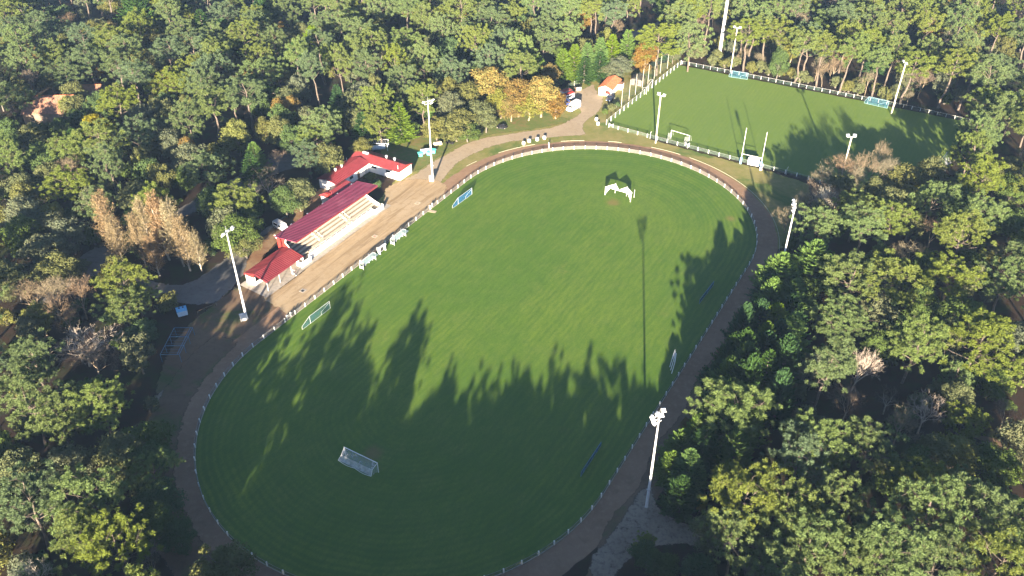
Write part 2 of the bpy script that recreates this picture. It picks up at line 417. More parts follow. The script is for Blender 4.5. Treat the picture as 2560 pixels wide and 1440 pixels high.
soft_sheet('woodland_drive', smooth_poly(pxpoly([(330, 600), (430, 528), (540, 468), (680, 392), (735, 376), (770, 412), (700, 432), (585, 482), (500, 524), (440, 556), (370, 620)]), 1), 2 * Z, ASPH, band=0.9)
soft_sheet('sand_patch', smooth_poly(pxpoly([(352, 1010), (400, 975), (455, 945), (478, 950), (440, 990), (400, 1050), (370, 1050)]), 1), 3 * Z, PALE, band=1.5)
soft_sheet('sand_strip', smooth_poly(pxpoly([(1470, 1450), (1462, 1405), (1538, 1310), (1592, 1225), (1640, 1175), (1640, 1260), (1700, 1300), (1790, 1335), (1860, 1350), (1850, 1385), (1740, 1372), (1640, 1365), (1560, 1420), (1520, 1500)]), 1), 5.6 * Z, PALE, band=1.6)
soft_sheet('woodland_path', smooth_poly(pxpoly([(2400, 1090), (2440, 1078), (2560, 1118), (2560, 1136), (2480, 1112)]), 1), 3 * Z, DIRT, band=1.0)
soft_sheet('back_road', smooth_poly(pxpoly([(1560, 86), (1630, 58), (1690, 40), (1720, 46), (1640, 80), (1580, 100)]), 1), 3 * Z, ASPH, band=0.8)

# ------------------------------------------------------------------ fences
RAILP = plain('dull_white_rail', (.42, .41, .38), .6, .1)
def frange(a, b, n): return [a + (b - a) * i / n for i in range(n + 1)]
# main barrier round the pitch
fr = thing('pitch_barrier', 'white post and rail barrier with wire mesh running round the oval pitch', 'fence', CEN, AX)
per = []
n_ = 0
Ls = (U1 - U0); La = math.pi * RAD; P_ = 2 * Ls + 2 * La; NP = 127
def stad_at(s):
    s %= P_
    if s < La: t = -math.pi / 2 + s / RAD; return Ls / 2 + RAD * math.cos(t), RAD * math.sin(t), t
    s -= La
    if s < Ls: return Ls / 2 - s, RAD, math.pi / 2
    s -= Ls
    if s < La: t = math.pi / 2 + s / RAD; return -Ls / 2 + RAD * math.cos(t), RAD * math.sin(t), t
    s -= La
    return -Ls / 2 + s, -RAD, -math.pi / 2
posts = [stad_at(P_ * i / NP) for i in range(NP)]
def post_px(p):
    w = W(p[0] + (U0 + U1) / 2, p[1] + VC); q = pixel(w[0], w[1], .5); return q, math.hypot(*w)
vis = [i for i in range(NP) if 0 < post_px(posts[i])[0][0] < 2560 and post_px(posts[i])[0][1] < 1440]
vis.sort(key=lambda i: post_px(posts[i])[1]); near = set(vis[:100])
pm = MB().box((0, 0, .52), (.20, .20, 1.04)).build('post', WHITE, fr)
first = True; rest = MB()
for i, (x, y, t) in enumerate(posts):
    if i in near:
        o = pm if first else pm.copy()
        if not first: COL.objects.link(o)
        first = False; o.location = (x, y, 0); o.rotation_euler = (0, 0, t)
    else: rest.box((x, y, .52), (.20, .20, 1.04), t)
tag(rest.build('post', WHITE, fr), kind='stuff')
rail = MB(); mesh = MB()
for i in range(NP * 2):
    a, b = stad_at(P_ * i / (NP * 2)), stad_at(P_ * (i + 1) / (NP * 2))
    rail.tube((a[0], a[1], .98), (b[0], b[1], .98), .028, n=5, cap=False)
    k = 1 - .10 / RAD
    mesh.face((a[0] * 1, a[1] * 1, .10), (b[0], b[1], .10), (b[0], b[1], .96), (a[0], a[1], .96))
rail.build('rail', RAILM, fr); mesh.build('wire_mesh', NET_R, fr)
strip = MB()
for i in range(NP * 2):
    a, b = stad_at(P_ * i / (NP * 2)), stad_at(P_ * (i + 1) / (NP * 2))
    strip.box(((a[0] + b[0]) / 2, (a[1] + b[1]) / 2, .045), (math.hypot(b[0] - a[0], b[1] - a[1]) + .02, .16, .09), math.atan2(b[1] - a[1], b[0] - a[0]))
strip.build('base_board', CONC, fr)

def fence(name, label, pts, spacing, h, post_r, pmat, meshmat=None, railmat=None, mid=False, z0=.08, square=True, skip=()):
    o0 = pts[0]
    f = thing(name, label, 'fence', o0, 0)
    q = [(p[0] - o0[0], p[1] - o0[1]) for p in pts]
    seg = [math.hypot(b[0] - a[0], b[1] - a[1]) for a, b in zip(q, q[1:])]; tot = sum(seg); n = max(1, round(tot / spacing))
    def at(s):
        for i, L in enumerate(seg):
            if s <= L + 1e-6 or i == len(seg) - 1:
                t = s / L; return (q[i][0] + (q[i + 1][0] - q[i][0]) * t, q[i][1] + (q[i + 1][1] - q[i][1]) * t)
            s -= L
    P = [at(tot * i / n) for i in range(n + 1)]
    ang = math.atan2(q[1][1] - q[0][1], q[1][0] - q[0][0])
    pr = MB()
    if square: pr.box((0, 0, h / 2), (post_r * 2, post_r * 2, h))
    else: pr.tube((0, 0, 0), (0, 0, h), post_r, post_r * .8, 8)
    po = pr.build('post', pmat, f)
    for i, p in enumerate(P):
        o = po
        if i: o = po.copy(); COL.objects.link(o)
        o.location = (p[0], p[1], 0); o.rotation_euler = (0, 0, ang)
    if railmat:
        r = MB()
        for a, b in zip(P, P[1:]):
            r.tube((a[0], a[1], h - .05), (b[0], b[1], h - .05), .03, n=6)
            if mid: r.tube((a[0], a[1], h * .5), (b[0], b[1], h * .5), .03, n=6)
        r.build('rail', railmat, f)
    if meshmat:
        r = MB()
        for i, (a, b) in enumerate(zip(P, P[1:])):
            if i in skip: continue
            r.face((a[0], a[1], z0), (b[0], b[1], z0), (b[0], b[1], h - .06), (a[0], a[1], h - .06))
        r.build('wire_mesh', meshmat, f)
    return f
fence('field_fence', 'white post fence with pale mesh along the near side of the second pitch', [ground(1522, 318), ground(2012, 447), ground(2200, 500)], 3.2, 1.15, .095, WHITE, NET_GT, RAILM)
fence('mesh_fence', 'green mesh fence with white posts on the left side of the second pitch', [ground(1516, 312), ground(1702, 162)], 3.1, 1.7, .07, WHITE, NET_GT, GREYM)
fence('handrail_fence', 'long white tubular handrail fence behind the far side of the second pitch', [ground(1706, 160), ground(1985, 215), ground(2272, 272), ground(2430, 308)], 2.55, 1.15, .05, WHITE, NET_T, RAILP)
fence('garden_fence', 'pale green mesh fence beyond the small white hut', [ground(1422, 222), ground(1462, 205), ground(1508, 190)], 3.0, 1.9, .06, POLEB, NET_GT)
# ball-stop net on tall poles
bs = thing('ball_stop_net', 'row of tall pale poles carrying a thin ball-stop net beside the white hut', 'net', ground(1553, 270))
P0 = ground(1553, 270); bp = [ground(*p) for p in ((1553, 268), (1572, 252), (1588, 237), (1605, 224), (1619, 212), (1635, 198), (1650, 184), (1668, 172))]
po = None; nm = MB()
for i, p in enumerate(bp):
    q = (p[0] - P0[0], p[1] - P0[1])
    if po is None: po = MB().tube((0, 0, 0), (0, 0, 7.2), .075, .05, 8).build('pole', POLEB, bs); o = po
    else: o = po.copy(); COL.objects.link(o)
    o.location = (*q, 0)
    if i: nm.face((*pq, .2), (*q, .2), (*q, 7.0), (*pq, 7.0))
    pq = q
nm.build('net', NET_T, bs)
# white barrier ends, small gates
def little_gate(label, u, v, rz):
    g = thing('barrier_gate', label, 'gate', W(u, v), AX + rz, 'small white gates in the barriers')
    for x in (-.6, .6): MB().box((x, 0, .58), (.22, .22, 1.16)).build('post', WHITE, g)
    m = MB().box((0, 0, .82), (1.0, .06, .12)).box((0, 0, .45), (1.0, .06, .12))
    for x in (-.3, 0, .3): m.box((x, 0, .63), (.05, .05, .4))
    m.build('gate_leaf', WHITE, g)
little_gate('small white gate in the oval barrier below the left floodlight mast', 100.6, 114.85, 0)
little_gate('small white gate in the oval barrier opposite the right end of the grandstand', 154.2, 114.85, 0)
q = uvpx(1716, 365); little_gate('small white gate in the near fence beside the plain white goal', q[0], q[1] - .2, math.pi / 2)
q = uvpx(1373, 369); little_gate('small white gate in the barrier below the four white drums', q[0] + .3, q[1] + .3, .55)
q = uvpx(1527, 316); little_gate('small white gate at the left corner of the second pitch', q[0] - .35, q[1] - .3, math.pi / 2)

# ------------------------------------------------------------------ grandstand (local x = u, y = v)
def loc(u, v): return W(u, v)
GS = thing('grandstand', 'white concrete grandstand under a long maroon sheet roof', 'grandstand', W(118, 126), AX)
LEN = 29.4
t = MB()
nrow, tread, rise, zb, y0 = 6, .92, .46, 1.0, 1.55
bn_ = MB()
for i in range(nrow):
    t.bx(.25, LEN - .25, y0 + i * tread, y0 + (i + 1) * tread + (.0 if i < nrow - 1 else .3), 0, zb + i * rise)
    bn_.bx(.27, LEN - .27, y0 + i * tread + .02, y0 + i * tread + .44, zb + i * rise + .003, zb + i * rise + .40)
t.bx(.25, LEN - .25, .22, y0 - .003, 0, .62)
t.build('seating_steps', plain('step_concrete', (.25, .215, .17), .9, .10, 1.0), GS)
bn_.build('bench_rows', TIER, GS)
for xs in (8.6, 18.9):
    s = MB()
    for i in range(nrow * 2):
        s.bx(xs - .55, xs + .55, y0 - .35 + i * tread / 2, y0 + .12 + i * tread / 2 + .45, .3, zb + .16 + i * rise / 2)
    s.build('stair_aisle', plain('aisle_concrete', (.38, .335, .27), .9, .06, 1.3), GS)
    h = MB()
    for i in range(4):
        for dx in (-.62, .62): h.tube((xs + dx, y0 + .4 + i * tread * 1.2, zb + i * rise * 1.2), (xs + dx, y0 + .4 + i * tread * 1.2, zb + i * rise * 1.2 + .85), .03, n=5)
    for dx in (-.62, .62): h.tube((xs + dx, y0 + .3, zb + .8), (xs + dx, y0 + .4 + 3.6 * tread, zb + 3.6 * rise + .85), .03, n=5)
    h.build('handrail', WHITE, GS)
MB().bx(1.9, LEN - 3.2, 0, .2, 0, 1.55).build('front_wall', WALL, GS)
fp = MB()
for x in frange(2.2, LEN - 3.5, 12): fp.tube((x, .1, 1.5), (x, .1, 2.15), .03, n=5)
fp.tube((2.2, .1, 2.12), (LEN - 3.5, .1, 2.12), .035, n=6).tube((2.2, .1, 1.82), (LEN - 3.5, .1, 1.82), .025, n=6)
fp.build('front_rail', WHITE, GS)
for x0, x1 in ((-1.6, 1.85), (LEN - 3.15, LEN + .4)):
    p = MB().bx(x0, x1, -.75, -.55, 0, 1.35).bx(x0, x0 + .18, -.548, .9, 0, 1.35).bx(x1 - .18, x1, -.548, -.003, 0, 1.35)
    p.build('stair_parapet', WALL, GS)
    MB().bx(x0 + .19, x1 - .19, -.54, -.005, 0, .55).build('entrance_steps', TIER, GS)
yb = y0 + nrow * tread + .3
zt = zb + (nrow - 1) * rise
for x0, nm_ in ((0, 'end_wall'), (LEN - .24, 'end_wall')):
    MB().prism([(.25, 0), (yb, 0), (yb, zt + 1.0), (y0 + .2, 1.95), (.25, 1.55)], 'x', x0, x0 + .24).build(nm_, WALL, GS)
MB().bx(0, LEN, yb + .01, yb + .22, 0, 5.42).build('back_wall', WALL, GS)
MB().prism([(yb - 3.6, zt - .35), (yb - 3.0, .6), (yb + .28, .6), (yb + .28, 5.32), (yb - 2.6, 5.55), (yb - 2.2, 4.2)], 'x', -.06, -.003).build('red_end_panel', REDB, GS)
MB().prism([(yb - 3.65, zt - .4), (yb - 2.22, 4.18), (yb - 2.62, 5.55), (yb - 2.82, 5.56), (yb - 2.42, 4.16), (yb - 3.85, zt - .5)], 'x', -.10, .1).build('white_edging', WALL, GS)
rf = MB(); ya, za, yz, zz = .85, 6.15, yb + .45, 5.42
rf.prism([(ya, za - .16), (yz, zz - .12), (yz, zz), (ya, za)], 'x', -.55, LEN + .55)
rl = math.hypot(yz - ya, za - zz); ra = math.atan2(zz - za, yz - ya)
for i in range(52): rf.box((-.5 + i * .6, (ya + yz) / 2, (za + zz) / 2 + .05), (.20, rl, .16), 0, ra)
rf.build('roof', MAROON, GS)
MB().bx(-.57, LEN + .57, ya - .05, ya - .003, za - .30, za + .06).build('roof_fascia', RED, GS)
for i in range(6):
    x = .4 + i * (LEN - .8) / 5
    MB().prism([(yb - 3.6, 5.40), (yb + 1.35, 5.05), (yb + 1.3, 4.72), (yb + .25, 4.0), (yb - 3.0, 5.25)], 'x', x - .16, x + .16).build('roof_bracket', WALL, GS)
sheet('concrete_apron', jitter([W(103.6, 124.2), W(150, 124.6), W(150, 126.4), W(118, 126.6), W(118, 133), W(104, 133)], 1.2, .12, 21), 6 * Z, CONC)

# shelter at the left end of the stand
SH = thing('shelter', 'open-fronted shelter with a ribbed red gable roof and white back room', 'shelter', W(105.3, 125.5), AX)
sl, sw = 12.3, 6.9
def gable(name, x0, x1, ya, yb, yr, ze, zr, mat, par, step=.42, th=.10, rib=.13):
    m = MB()
    m.prism([(ya, ze - th), (yr, zr - th), (yr, zr), (ya, ze)], 'x', x0, x1)
    m.prism([(yr, zr - th), (yb, ze - th), (yb, ze), (yr, zr)], 'x', x0, x1)
    n = int((x1 - x0) / step)
    for (y1, z1, y2, z2) in ((ya, ze, yr, zr), (yr, zr, yb, ze)):
        L = math.hypot(y2 - y1, z2 - z1) - .08; a = math.atan2(z2 - z1, y2 - y1)
        for i in range(n):
            m.box((x0 + (i + .5) * (x1 - x0) / n, (y1 + y2) / 2, (z1 + z2) / 2 + rib * .4), (step * .3, L, rib), 0, a)
    r = m.build(name, mat, par)
    MB().tube((x0 - .01, yr, zr + .03), (x1 + .01, yr, zr + .03), .09, n=6).build('ridge_cap', mat, r)
    return r
gable('roof', 0, sl, -.2, sw, 3.5, 2.65, 3.5, RED, SH, .55)
for i in range(4):
    x = .35 + i * (sl - .7) / 3
    MB().tube((x, .15, 0), (x, .15, 2.62), .075, n=8).build('post', GREYM, SH)
MB().bx(.2, sl - .2, .08, .22, 2.42, 2.545).build('beam', WHITE, SH)
w = MB().bx(.35, .55, 3.9, 6.7, 0, 2.5).bx(.56, sl - .1, 6.5, 6.7, 0, 2.5).bx(.56, 3.2, 3.9, 4.05, 0, 1.0).bx(sl - .3, sl - .1, 3.9, 6.49, 0, 2.5).bx(6.5, sl - .31, 3.9, 4.05, 0, 2.5)
w.build('wall', WALL, SH)
MB().box((.33, 5.2, 1.5), (.03, .9, .7)).build('notice_board', CREAM, SH)
MB().prism([(3.6, 2.5), (6.7, 2.5), (6.7, 2.56), (3.55, 3.35)], 'x', -.06, -.002).build('gable_panel', REDB, SH)
MB().bx(7.4, 8.3, 3.87, 3.898, 0, 2.0).build('door', WOODB, SH)
MB().bx(3.5, 6.2, 4.6, 5.0, .4, .46).bx(3.6, 3.7, 4.65, 4.95, 0, .395).bx(6.0, 6.1, 4.65, 4.95, 0, .395).build('bench', WOODB, SH)

# clubhouse: two wings in an L
CH = thing('clubhouse', 'white L-shaped clubhouse with low red roofs and round roof vents', 'building', W(147.5, 130.4), AX)
gable('roof', 0, 14.6, 10.2, 16.9, 13.6, 2.75, 3.6, RED, CH, .6)
m = MB(); x0, x1, xr = 13.9, 20.1, 17.0
m.prism([(x0, 2.71), (xr, 3.62), (xr, 3.74), (x0, 2.83)], 'y', -.2, 16.9); m.prism([(xr, 3.62), (x1, 2.71), (x1, 2.83), (xr, 3.74)], 'y', -.2, 16.9)
for i in range(38):
    y = i * .45
    for (a_, b_, za_, zb_) in ((x0, xr, 2.83, 3.74), (xr, x1, 3.74, 2.83)):
        m.box(((a_ + b_) / 2, y, (za_ + zb_) / 2 + .012), (3.15, .12, .035), 0, 0, -math.atan2(zb_ - za_, b_ - a_))
m.build('roof', plain('rose_red_sheet_roof', (.20, .036, .038), .45, .08, .5), CH)
MB().bx(.4, 14.3, 10.6, 10.8, 0, 2.7).bx(.4, .6, 10.81, 16.5, 0, 2.7).bx(.61, 19.8, 16.3, 16.5, 0, 2.7).build('wall', WALL, CH)
MB().bx(14.31, 14.5, 0, 12.5, 0, 2.7).bx(14.51, 19.6, 0, .2, 0, 2.7).bx(19.61, 19.8, 0, 16.29, 0, 2.7).build('wall', WALL, CH)
MB().prism([(x0 + .05, 2.7), (x1 - .05, 2.7), (xr, 3.6)], 'y', -.1, -.01).build('gable_panel', REDB, CH)
for y, hgt in ((4.2, .9), (7.0, .9)):
    MB().tube((xr + .9, y, 3.45), (xr + .9, y, 4.1), .22, .22, 10).tube((xr + .9, y, 4.1), (xr + .9, y, 4.35), .42, .30, 10).build('roof_vent', GREYM, CH)
for x in (5.0, 7.6): MB().tube((x, 14.4, 3.3), (x, 14.4, 4.0), .22, .22, 10).tube((x, 14.4, 4.0), (x, 14.4, 4.25), .42, .30, 10).build('roof_vent', GREYM, CH)
MB().bx(xr - .3, xr + .2, 12.6, 14.4, 3.55, 4.1).build('air_duct', WHITE, CH)
MB().tube((14.9, .9, 2.8), (14.9, .9, 4.2), .06, n=6).build('flue', WHITE, CH)
MB().tube((11.6, 16.0, 2.8), (11.6, 16.0, 4.0), .06, n=6).build('flue', WHITE, CH)
MB().bx(9.2, 10.2, 10.57, 10.598, 0, 2.1).build('door', WOODB, CH)
MB().bx(12.4, 13.4, 10.57, 10.598, 0, 2.1).build('door', GREYM, CH)
for xx in (3.0, 6.0): MB().bx(xx, xx + 1.4, 10.57, 10.598, 1.3, 2.1).build('window', GLASS, CH)
for yy in (3.2, 8.0): MB().bx(14.28, 14.308, yy, yy + 1.5, 1.5, 2.2).build('window', GLASS, CH)
# small store behind the stand
SM = thing('store_building', 'small white store with a red hipped roof tucked behind the grandstand', 'building', W(141.2, 135.9), AX)
MB().bx(.2, 9.6, .3, .5, 0, 2.6).bx(.2, .4, .51, 4.7, 0, 2.6).bx(.41, 9.6, 4.71, 4.9, 0, 2.6).bx(9.4, 9.6, .51, 4.7, 0, 2.6).build('wall', WALL, SM)
MB().add([(0, 0, 2.6), (9.8, 0, 2.6), (9.8, 5.2, 2.6), (0, 5.2, 2.6), (2.0, 2.6, 3.7), (8.4, 2.6, 3.7)], [(0, 1, 5, 4), (1, 2, 5), (2, 3, 4, 5), (3, 0, 4), (3, 2, 1, 0)]).build('roof', RED, SM)
MB().tube((2.0, 2.6, 3.72), (8.4, 2.6, 3.72), .10, n=6).tube((0, 0, 2.62), (2.0, 2.6, 3.72), .08, n=6).tube((0, 5.2, 2.62), (2.0, 2.6, 3.72), .08, n=6).build('ridge_cap', RED, SM)
MB().bx(.1, 1.0, 2.1, 3.1, 2.9, 3.75).build('dormer', REDB, SM)
MB().bx(.17, .199, 2.0, 2.9, 0, 2.0).build('door', GREYM, SM)

# white hut with clay roof by the car park
HT = thing('hut', 'small white hut with an orange clay tiled roof and an open doorway', 'building', ground(1512, 240), AX + R_(10))
HT.rotation_euler = (0, 0, AX - R_(84))
hw, hl = 4.4, 9.2
MB().bx(-hw / 2, .0, 0, .2, 0, 2.5).bx(1.7, hw / 2, 0, .2, 0, 2.5).bx(.01, 1.69, 0, .2, 1.95, 2.5).bx(-hw / 2, -hw / 2 + .2, .21, hl, 0, 2.5).bx(hw / 2 - .2, hw / 2, .21, hl, 0, 2.5).bx(-hw / 2 + .21, hw / 2 - .21, hl - .2, hl, 0, 2.5).build('wall', WALL, HT)
MB().prism([(-hw / 2, 2.51), (hw / 2, 2.51), (0, 3.5)], 'y', .01, .2).build('gable_wall', WALL, HT)
m = MB()
for s_ in (-1, 1):
    m.prism([(0, 3.55), (s_ * (hw / 2 + .35), 2.42), (s_ * (hw / 2 + .35), 2.52), (0, 3.66)], 'y', -.25, hl + .25)
    for i in range(15):
        y = -.2 + i * (hl + .4) / 14
        m.tube((s_ * .05, y, 3.64), (s_ * (hw / 2 + .33), y, 2.52), .10, n=6)
m.build('roof', TERRA, HT)
MB().bx(.35, 1.5, .5, .9, .5, 1.3).build('red_counter', REDB, HT)
MB().bx(.05, 1.65, .21, .26, 0, .7).build('half_door', WHITE, HT)
MB().bx(hw / 2 + .003, hw / 2 + 1.3, 6.8, 9.0, 0, 1.9).build('annex', WALL, HT)
MB().bx(hw / 2 - .05, hw / 2 + 1.4, 6.7, 9.1, 1.91, 2.02).build('annex_roof', TERRA2, HT)
# dark shed
SD = thing('timber_shed', 'dark timber shed behind the ball-stop poles', 'shed', ground(1590, 214), AX - R_(84))
MB().bx(-1.8, 1.8, 0, 3.6, 0, 2.1).build('wall', plain('weathered_boards', (.20, .17, .15), .9, .2, 2), SD)
MB().prism([(-2.1, 2.0), (0, 2.9), (0, 3.0), (-2.1, 2.12)], 'y', -.3, 3.9).prism([(2.1, 2.0), (0, 2.9), (0, 3.0), (2.1, 2.12)], 'y', -.3, 3.9).build('roof', WOOD, SD)
MB().bx(-.5, .5, -.04, -.003, 0, 1.9).build('door', WOOD, SD)
# lattice pergola behind the clubhouse, with its pale roll
PG = thing('pergola', 'grey slatted pergola frame at the edge of the trees behind the clubhouse', 'pergola', ground(945, 372), AX - R_(60))
fm = MB()
for x in (-3.0, 3.0):
    for y in (-1.3, 1.3): MB().box((x, y, 1.15), (.12, .12, 2.3)).build('post', GREYM, PG)
for y in (-1.3, 1.3): fm.box((0, y, 2.35), (6.3, .1, .12))
fm.build('beam', GREYM, PG)
sm_ = MB()
for i in range(13): sm_.box((-3.0 + i * .5, 0, 2.46), (.08, 3.0, .08))
sm_.build('roof_slats', GREYM, PG)
tag(MB().tube((-2.0, 0, .75), (2.0, .0, .75), .72, n=12).build('storage_tank', plain('pale_blue_grey_sheet', (.46, .52, .60), .6, .12, 1.5)), 'long pale grey tank lying under the slatted pergola', 'tank')
bpy.data.objects['storage_tank'].location = (*ground(946, 374), 0); bpy.data.objects['storage_tank'].rotation_euler = (0, 0, AX - R_(45))

# house in the wood
HWALL = plain('brown_render', (.16, .12, .09), .9, .15, 1)
def house(label, px, py, rz, lx, ly, ze, zr, mat):
    h = thing('wood_house', label, 'house', ground(px, py), rz)
    MB().bx(-lx / 2 + .4, lx / 2 - .4, -ly / 2 + .4, ly / 2 - .4, 0, ze - .05).build('wall', HWALL, h)
    m = MB()
    m.prism([(-ly / 2, ze - .1), (0, zr - .1), (0, zr), (-ly / 2, ze)], 'x', -lx / 2, lx / 2).prism([(0, zr - .1), (ly / 2, ze - .1), (ly / 2, ze), (0, zr)], 'x', -lx / 2, lx / 2)
    n = int(lx / .45)
    for i in range(n):
        x = -lx / 2 + (i + .5) * lx / n
        for s_ in (-1, 1): m.tube((x, s_ * .05, zr), (x, s_ * (ly / 2 - .02), ze + .01), .08, n=5)
    r = m.build('roof', mat, h)
    MB().tube((-lx / 2, 0, zr + .03), (lx / 2, 0, zr + .03), .12, n=6).build('ridge_cap', TERRA, r)
    MB().bx(-.4, .5, -ly / 2 + .37, -ly / 2 + .398, 0, 2.0).build('door', WOODB, h)
    for x in (-lx / 3, lx / 3 - 1): MB().bx(x, x + 1.1, -ly / 2 + .37, -ly / 2 + .398, 1.0, 2.1).build('window', GLASS, h)
    return h
house('large house among the trees at the far left with pink-brown clay roof', 140, 290, R_(4), 15, 12, 3.4, 6.8, TERRA2)
house('low house roof showing between trees to the right of the larger house', 228, 247, R_(4), 9, 7, 3.0, 4.8, TERRA2)
# ------------------------------------------------------------------ floodlight masts
def heading(px, py, tx, ty):
    a, b = ground(px, py), ground(tx, ty); return math.atan2(b[1] - a[1], b[0] - a[0])
def floodlight(par, p, yaw, tilt=.75, s=1.0):
    m = MB()
    # housing: tapered back, open front
    m.add([(-.16 * s, -.22 * s, -.18 * s), (-.16 * s, .22 * s, -.18 * s), (-.16 * s, .22 * s, .18 * s), (-.16 * s, -.22 * s, .18 * s),
           (.14 * s, -.36 * s, -.30 * s), (.14 * s, .36 * s, -.30 * s), (.14 * s, .36 * s, .30 * s), (.14 * s, -.36 * s, .30 * s)],
          [(0, 1, 2, 3), (0, 4, 5, 1), (1, 5, 6, 2), (2, 6, 7, 3), (3, 7, 4, 0), (4, 7, 6, 5)])
    m.box((-.02 * s, 0, -.36 * s), (.08, .78 * s, .06))
    o = m.build('floodlight', MASTW, par); o.location = p; o.rotation_euler = (0, tilt, yaw)
    g = MB().box((.155 * s, 0, 0), (.02, .62 * s, .50 * s)).build('lamp_glass', LAMP, o)
    return o
def big_mast(px, py, h, label, yaw, tiers):
    t = thing('floodlight_mast', label, 'floodlight mast', ground(px, py), yaw, 'tall white floodlight masts round the oval pitch')
    MB().tube((0, 0, 0), (0, 0, 4.4), .27, .24, 12).tube((0, 0, 4.4), (0, 0, h), .225, .11, 12).build('pole', MASTW, t)
    MB().tube((0, 0, 4.3), (0, 0, 4.5), .29, n=12).box((.05, .32, 4.7), (.12, .35, .1)).build('collar', GREYM, t)
    MB().bx(-.35, .35, -.35, .35, 0, .12).build('base_plate', CONC, t)
    for k, (dz, ys) in enumerate(tiers):
        z = h - dz
        MB().box((.12, 0, z), (.1, max(abs(y) for y in ys) * 2 + .5, .1)).build('crossarm', MASTW, t)
        for y in ys: floodlight(t, (.32, y, z + .12), (.35 if y > 0 else -.35) + random.uniform(-.08, .08), .7 + random.uniform(-.1, .1), 1.05)
    MB().tube((0, 0, h - .1), (0, 0, h + 1.0), .02, n=5).build('lightning_rod', GREYM, t)
    return t
TI = [(.15, (-1.25, .1, 1.25)), (1.0, (-.95, .85)), (1.8, (.55,))]
big_mast(617, 797, 22.6, 'tall white floodlight mast standing in front of the shelter at the left', heading(617, 797, 1000, 900), [(.2, (-1.5, -.2, 1.35)), (.6, (1.6,))])
big_mast(1082, 453, 23.6, 'tall white floodlight mast beside the gravel road near the clubhouse', heading(1082, 453, 1250, 600), [(.2, (-1.4, .2, 1.35)), (.9, (.9,))])
big_mast(1942, 718, 22.0, 'tall white floodlight mast rising out of the bright cypresses on the right', heading(1958, 660, 1400, 600), TI)
big_mast(1616, 1268, 21.6, 'nearest tall white floodlight mast beside the dirt track at the bottom', heading(1616, 1268, 1200, 900), TI)
def pole_mast(px, py, h, label, yaw):
    t = thing('floodlight_pole', label, 'floodlight pole', ground(px, py), yaw, 'pale poles with two floodlights round the second pitch')
    MB().box((0, 0, h / 2), (.30, .30, h)).build('pole', POLEB, t)
    MB().box((.05, 0, h - .1), (.12, 2.2, .12)).build('crossarm', GREYM, t)
    for y in (-.85, .85): floodlight(t, (.25, y, h + .30), .3 * (1 if y > 0 else -1), .55, 1.25)
    MB().box((.22, .1, h * .38), (.2, .3, .5)).build('switch_box', GREYM, t)
    return t
yw = heading(1640, 357, 1800, 250)
pole_mast(1639, 358, 15.0, 'pale floodlight pole beside the near fence of the second pitch', yw)
pole_mast(2096, 470, 15.2, 'floodlight pole poking up behind the brown bare trees on the right', heading(2096, 470, 1990, 300))
pole_mast(1826, 180, 15.6, 'floodlight pole at the wood edge behind the left blue goal', heading(1826, 180, 1800, 250))
pole_mast(2228, 285, 16.6, 'floodlight pole among bare trees behind the right blue goal', heading(2228, 285, 2000, 300))
# lattice tower beyond the second pitch
tw = thing('lattice_tower', 'slim pale steel lattice tower standing in the wood beyond the second pitch', 'tower', ground(1797, 148))
TH = 40; legs = [(.58 * math.cos(a), .58 * math.sin(a)) for a in (0.3, 0.3 + 2.094, 0.3 + 4.189)]
for x, y in legs: MB().tube((x, y, 0), (x * .6, y * .6, TH), .06, .05, 8).build('leg', MASTW, tw)
br = MB(); nb = 26
for i in range(nb):
    for j in range(3):
        a, b = legs[j], legs[(j + 1) % 3]; z0, z1 = TH * i / nb, TH * (i + 1) / nb
        k0, k1 = 1 - .40 * i / nb, 1 - .40 * (i + 1) / nb
        br.tube((a[0] * k0, a[1] * k0, z0), (b[0] * k1, b[1] * k1, z1), .03, n=4); br.tube((b[0] * k0, b[1] * k0, z0), (a[0] * k1, a[1] * k1, z1), .03, n=4)
br.build('bracing', MASTW, tw)
MB().bx(-.25, .25, -.04, .04, .5, TH - 1).build('cable_ladder', GREYM, tw)
MB().bx(-1.3, 1.3, -1.3, 1.3, 0, .3).build('base_plate', CONC, tw)

# ------------------------------------------------------------------ goals
def quadnet(m, a, b, c, d, n=8, k=8, sag=0.0):
    """grid patch a-b-c-d with a sag downwards in the middle"""
    vs = []
    for i in range(n + 1):
        for j in range(k + 1):
            s, t = i / n, j / k
            p = [(a[q] * (1 - s) + b[q] * s) * (1 - t) + (d[q] * (1 - s) + c[q] * s) * t for q in range(3)]
            p[2] -= sag * 16 * s * (1 - s) * t * (1 - t) if sag else 0
            vs.append(p)
    return m.add(vs, [(i * (k + 1) + j, (i + 1) * (k + 1) + j, (i + 1) * (k + 1) + j + 1, i * (k + 1) + j + 1) for i in range(n) for j in range(k)])
def goal_frame(g, w=7.32, h=2.44, r=.06, mat=WHITE):
    for x in (-w / 2, w / 2): MB().tube((x, 0, 0), (x, 0, h), r, n=8).build('post', mat, g)
    MB().tube((-w / 2 - r, 0, h), (w / 2 + r, 0, h), r, n=8).build('crossbar', mat, g)
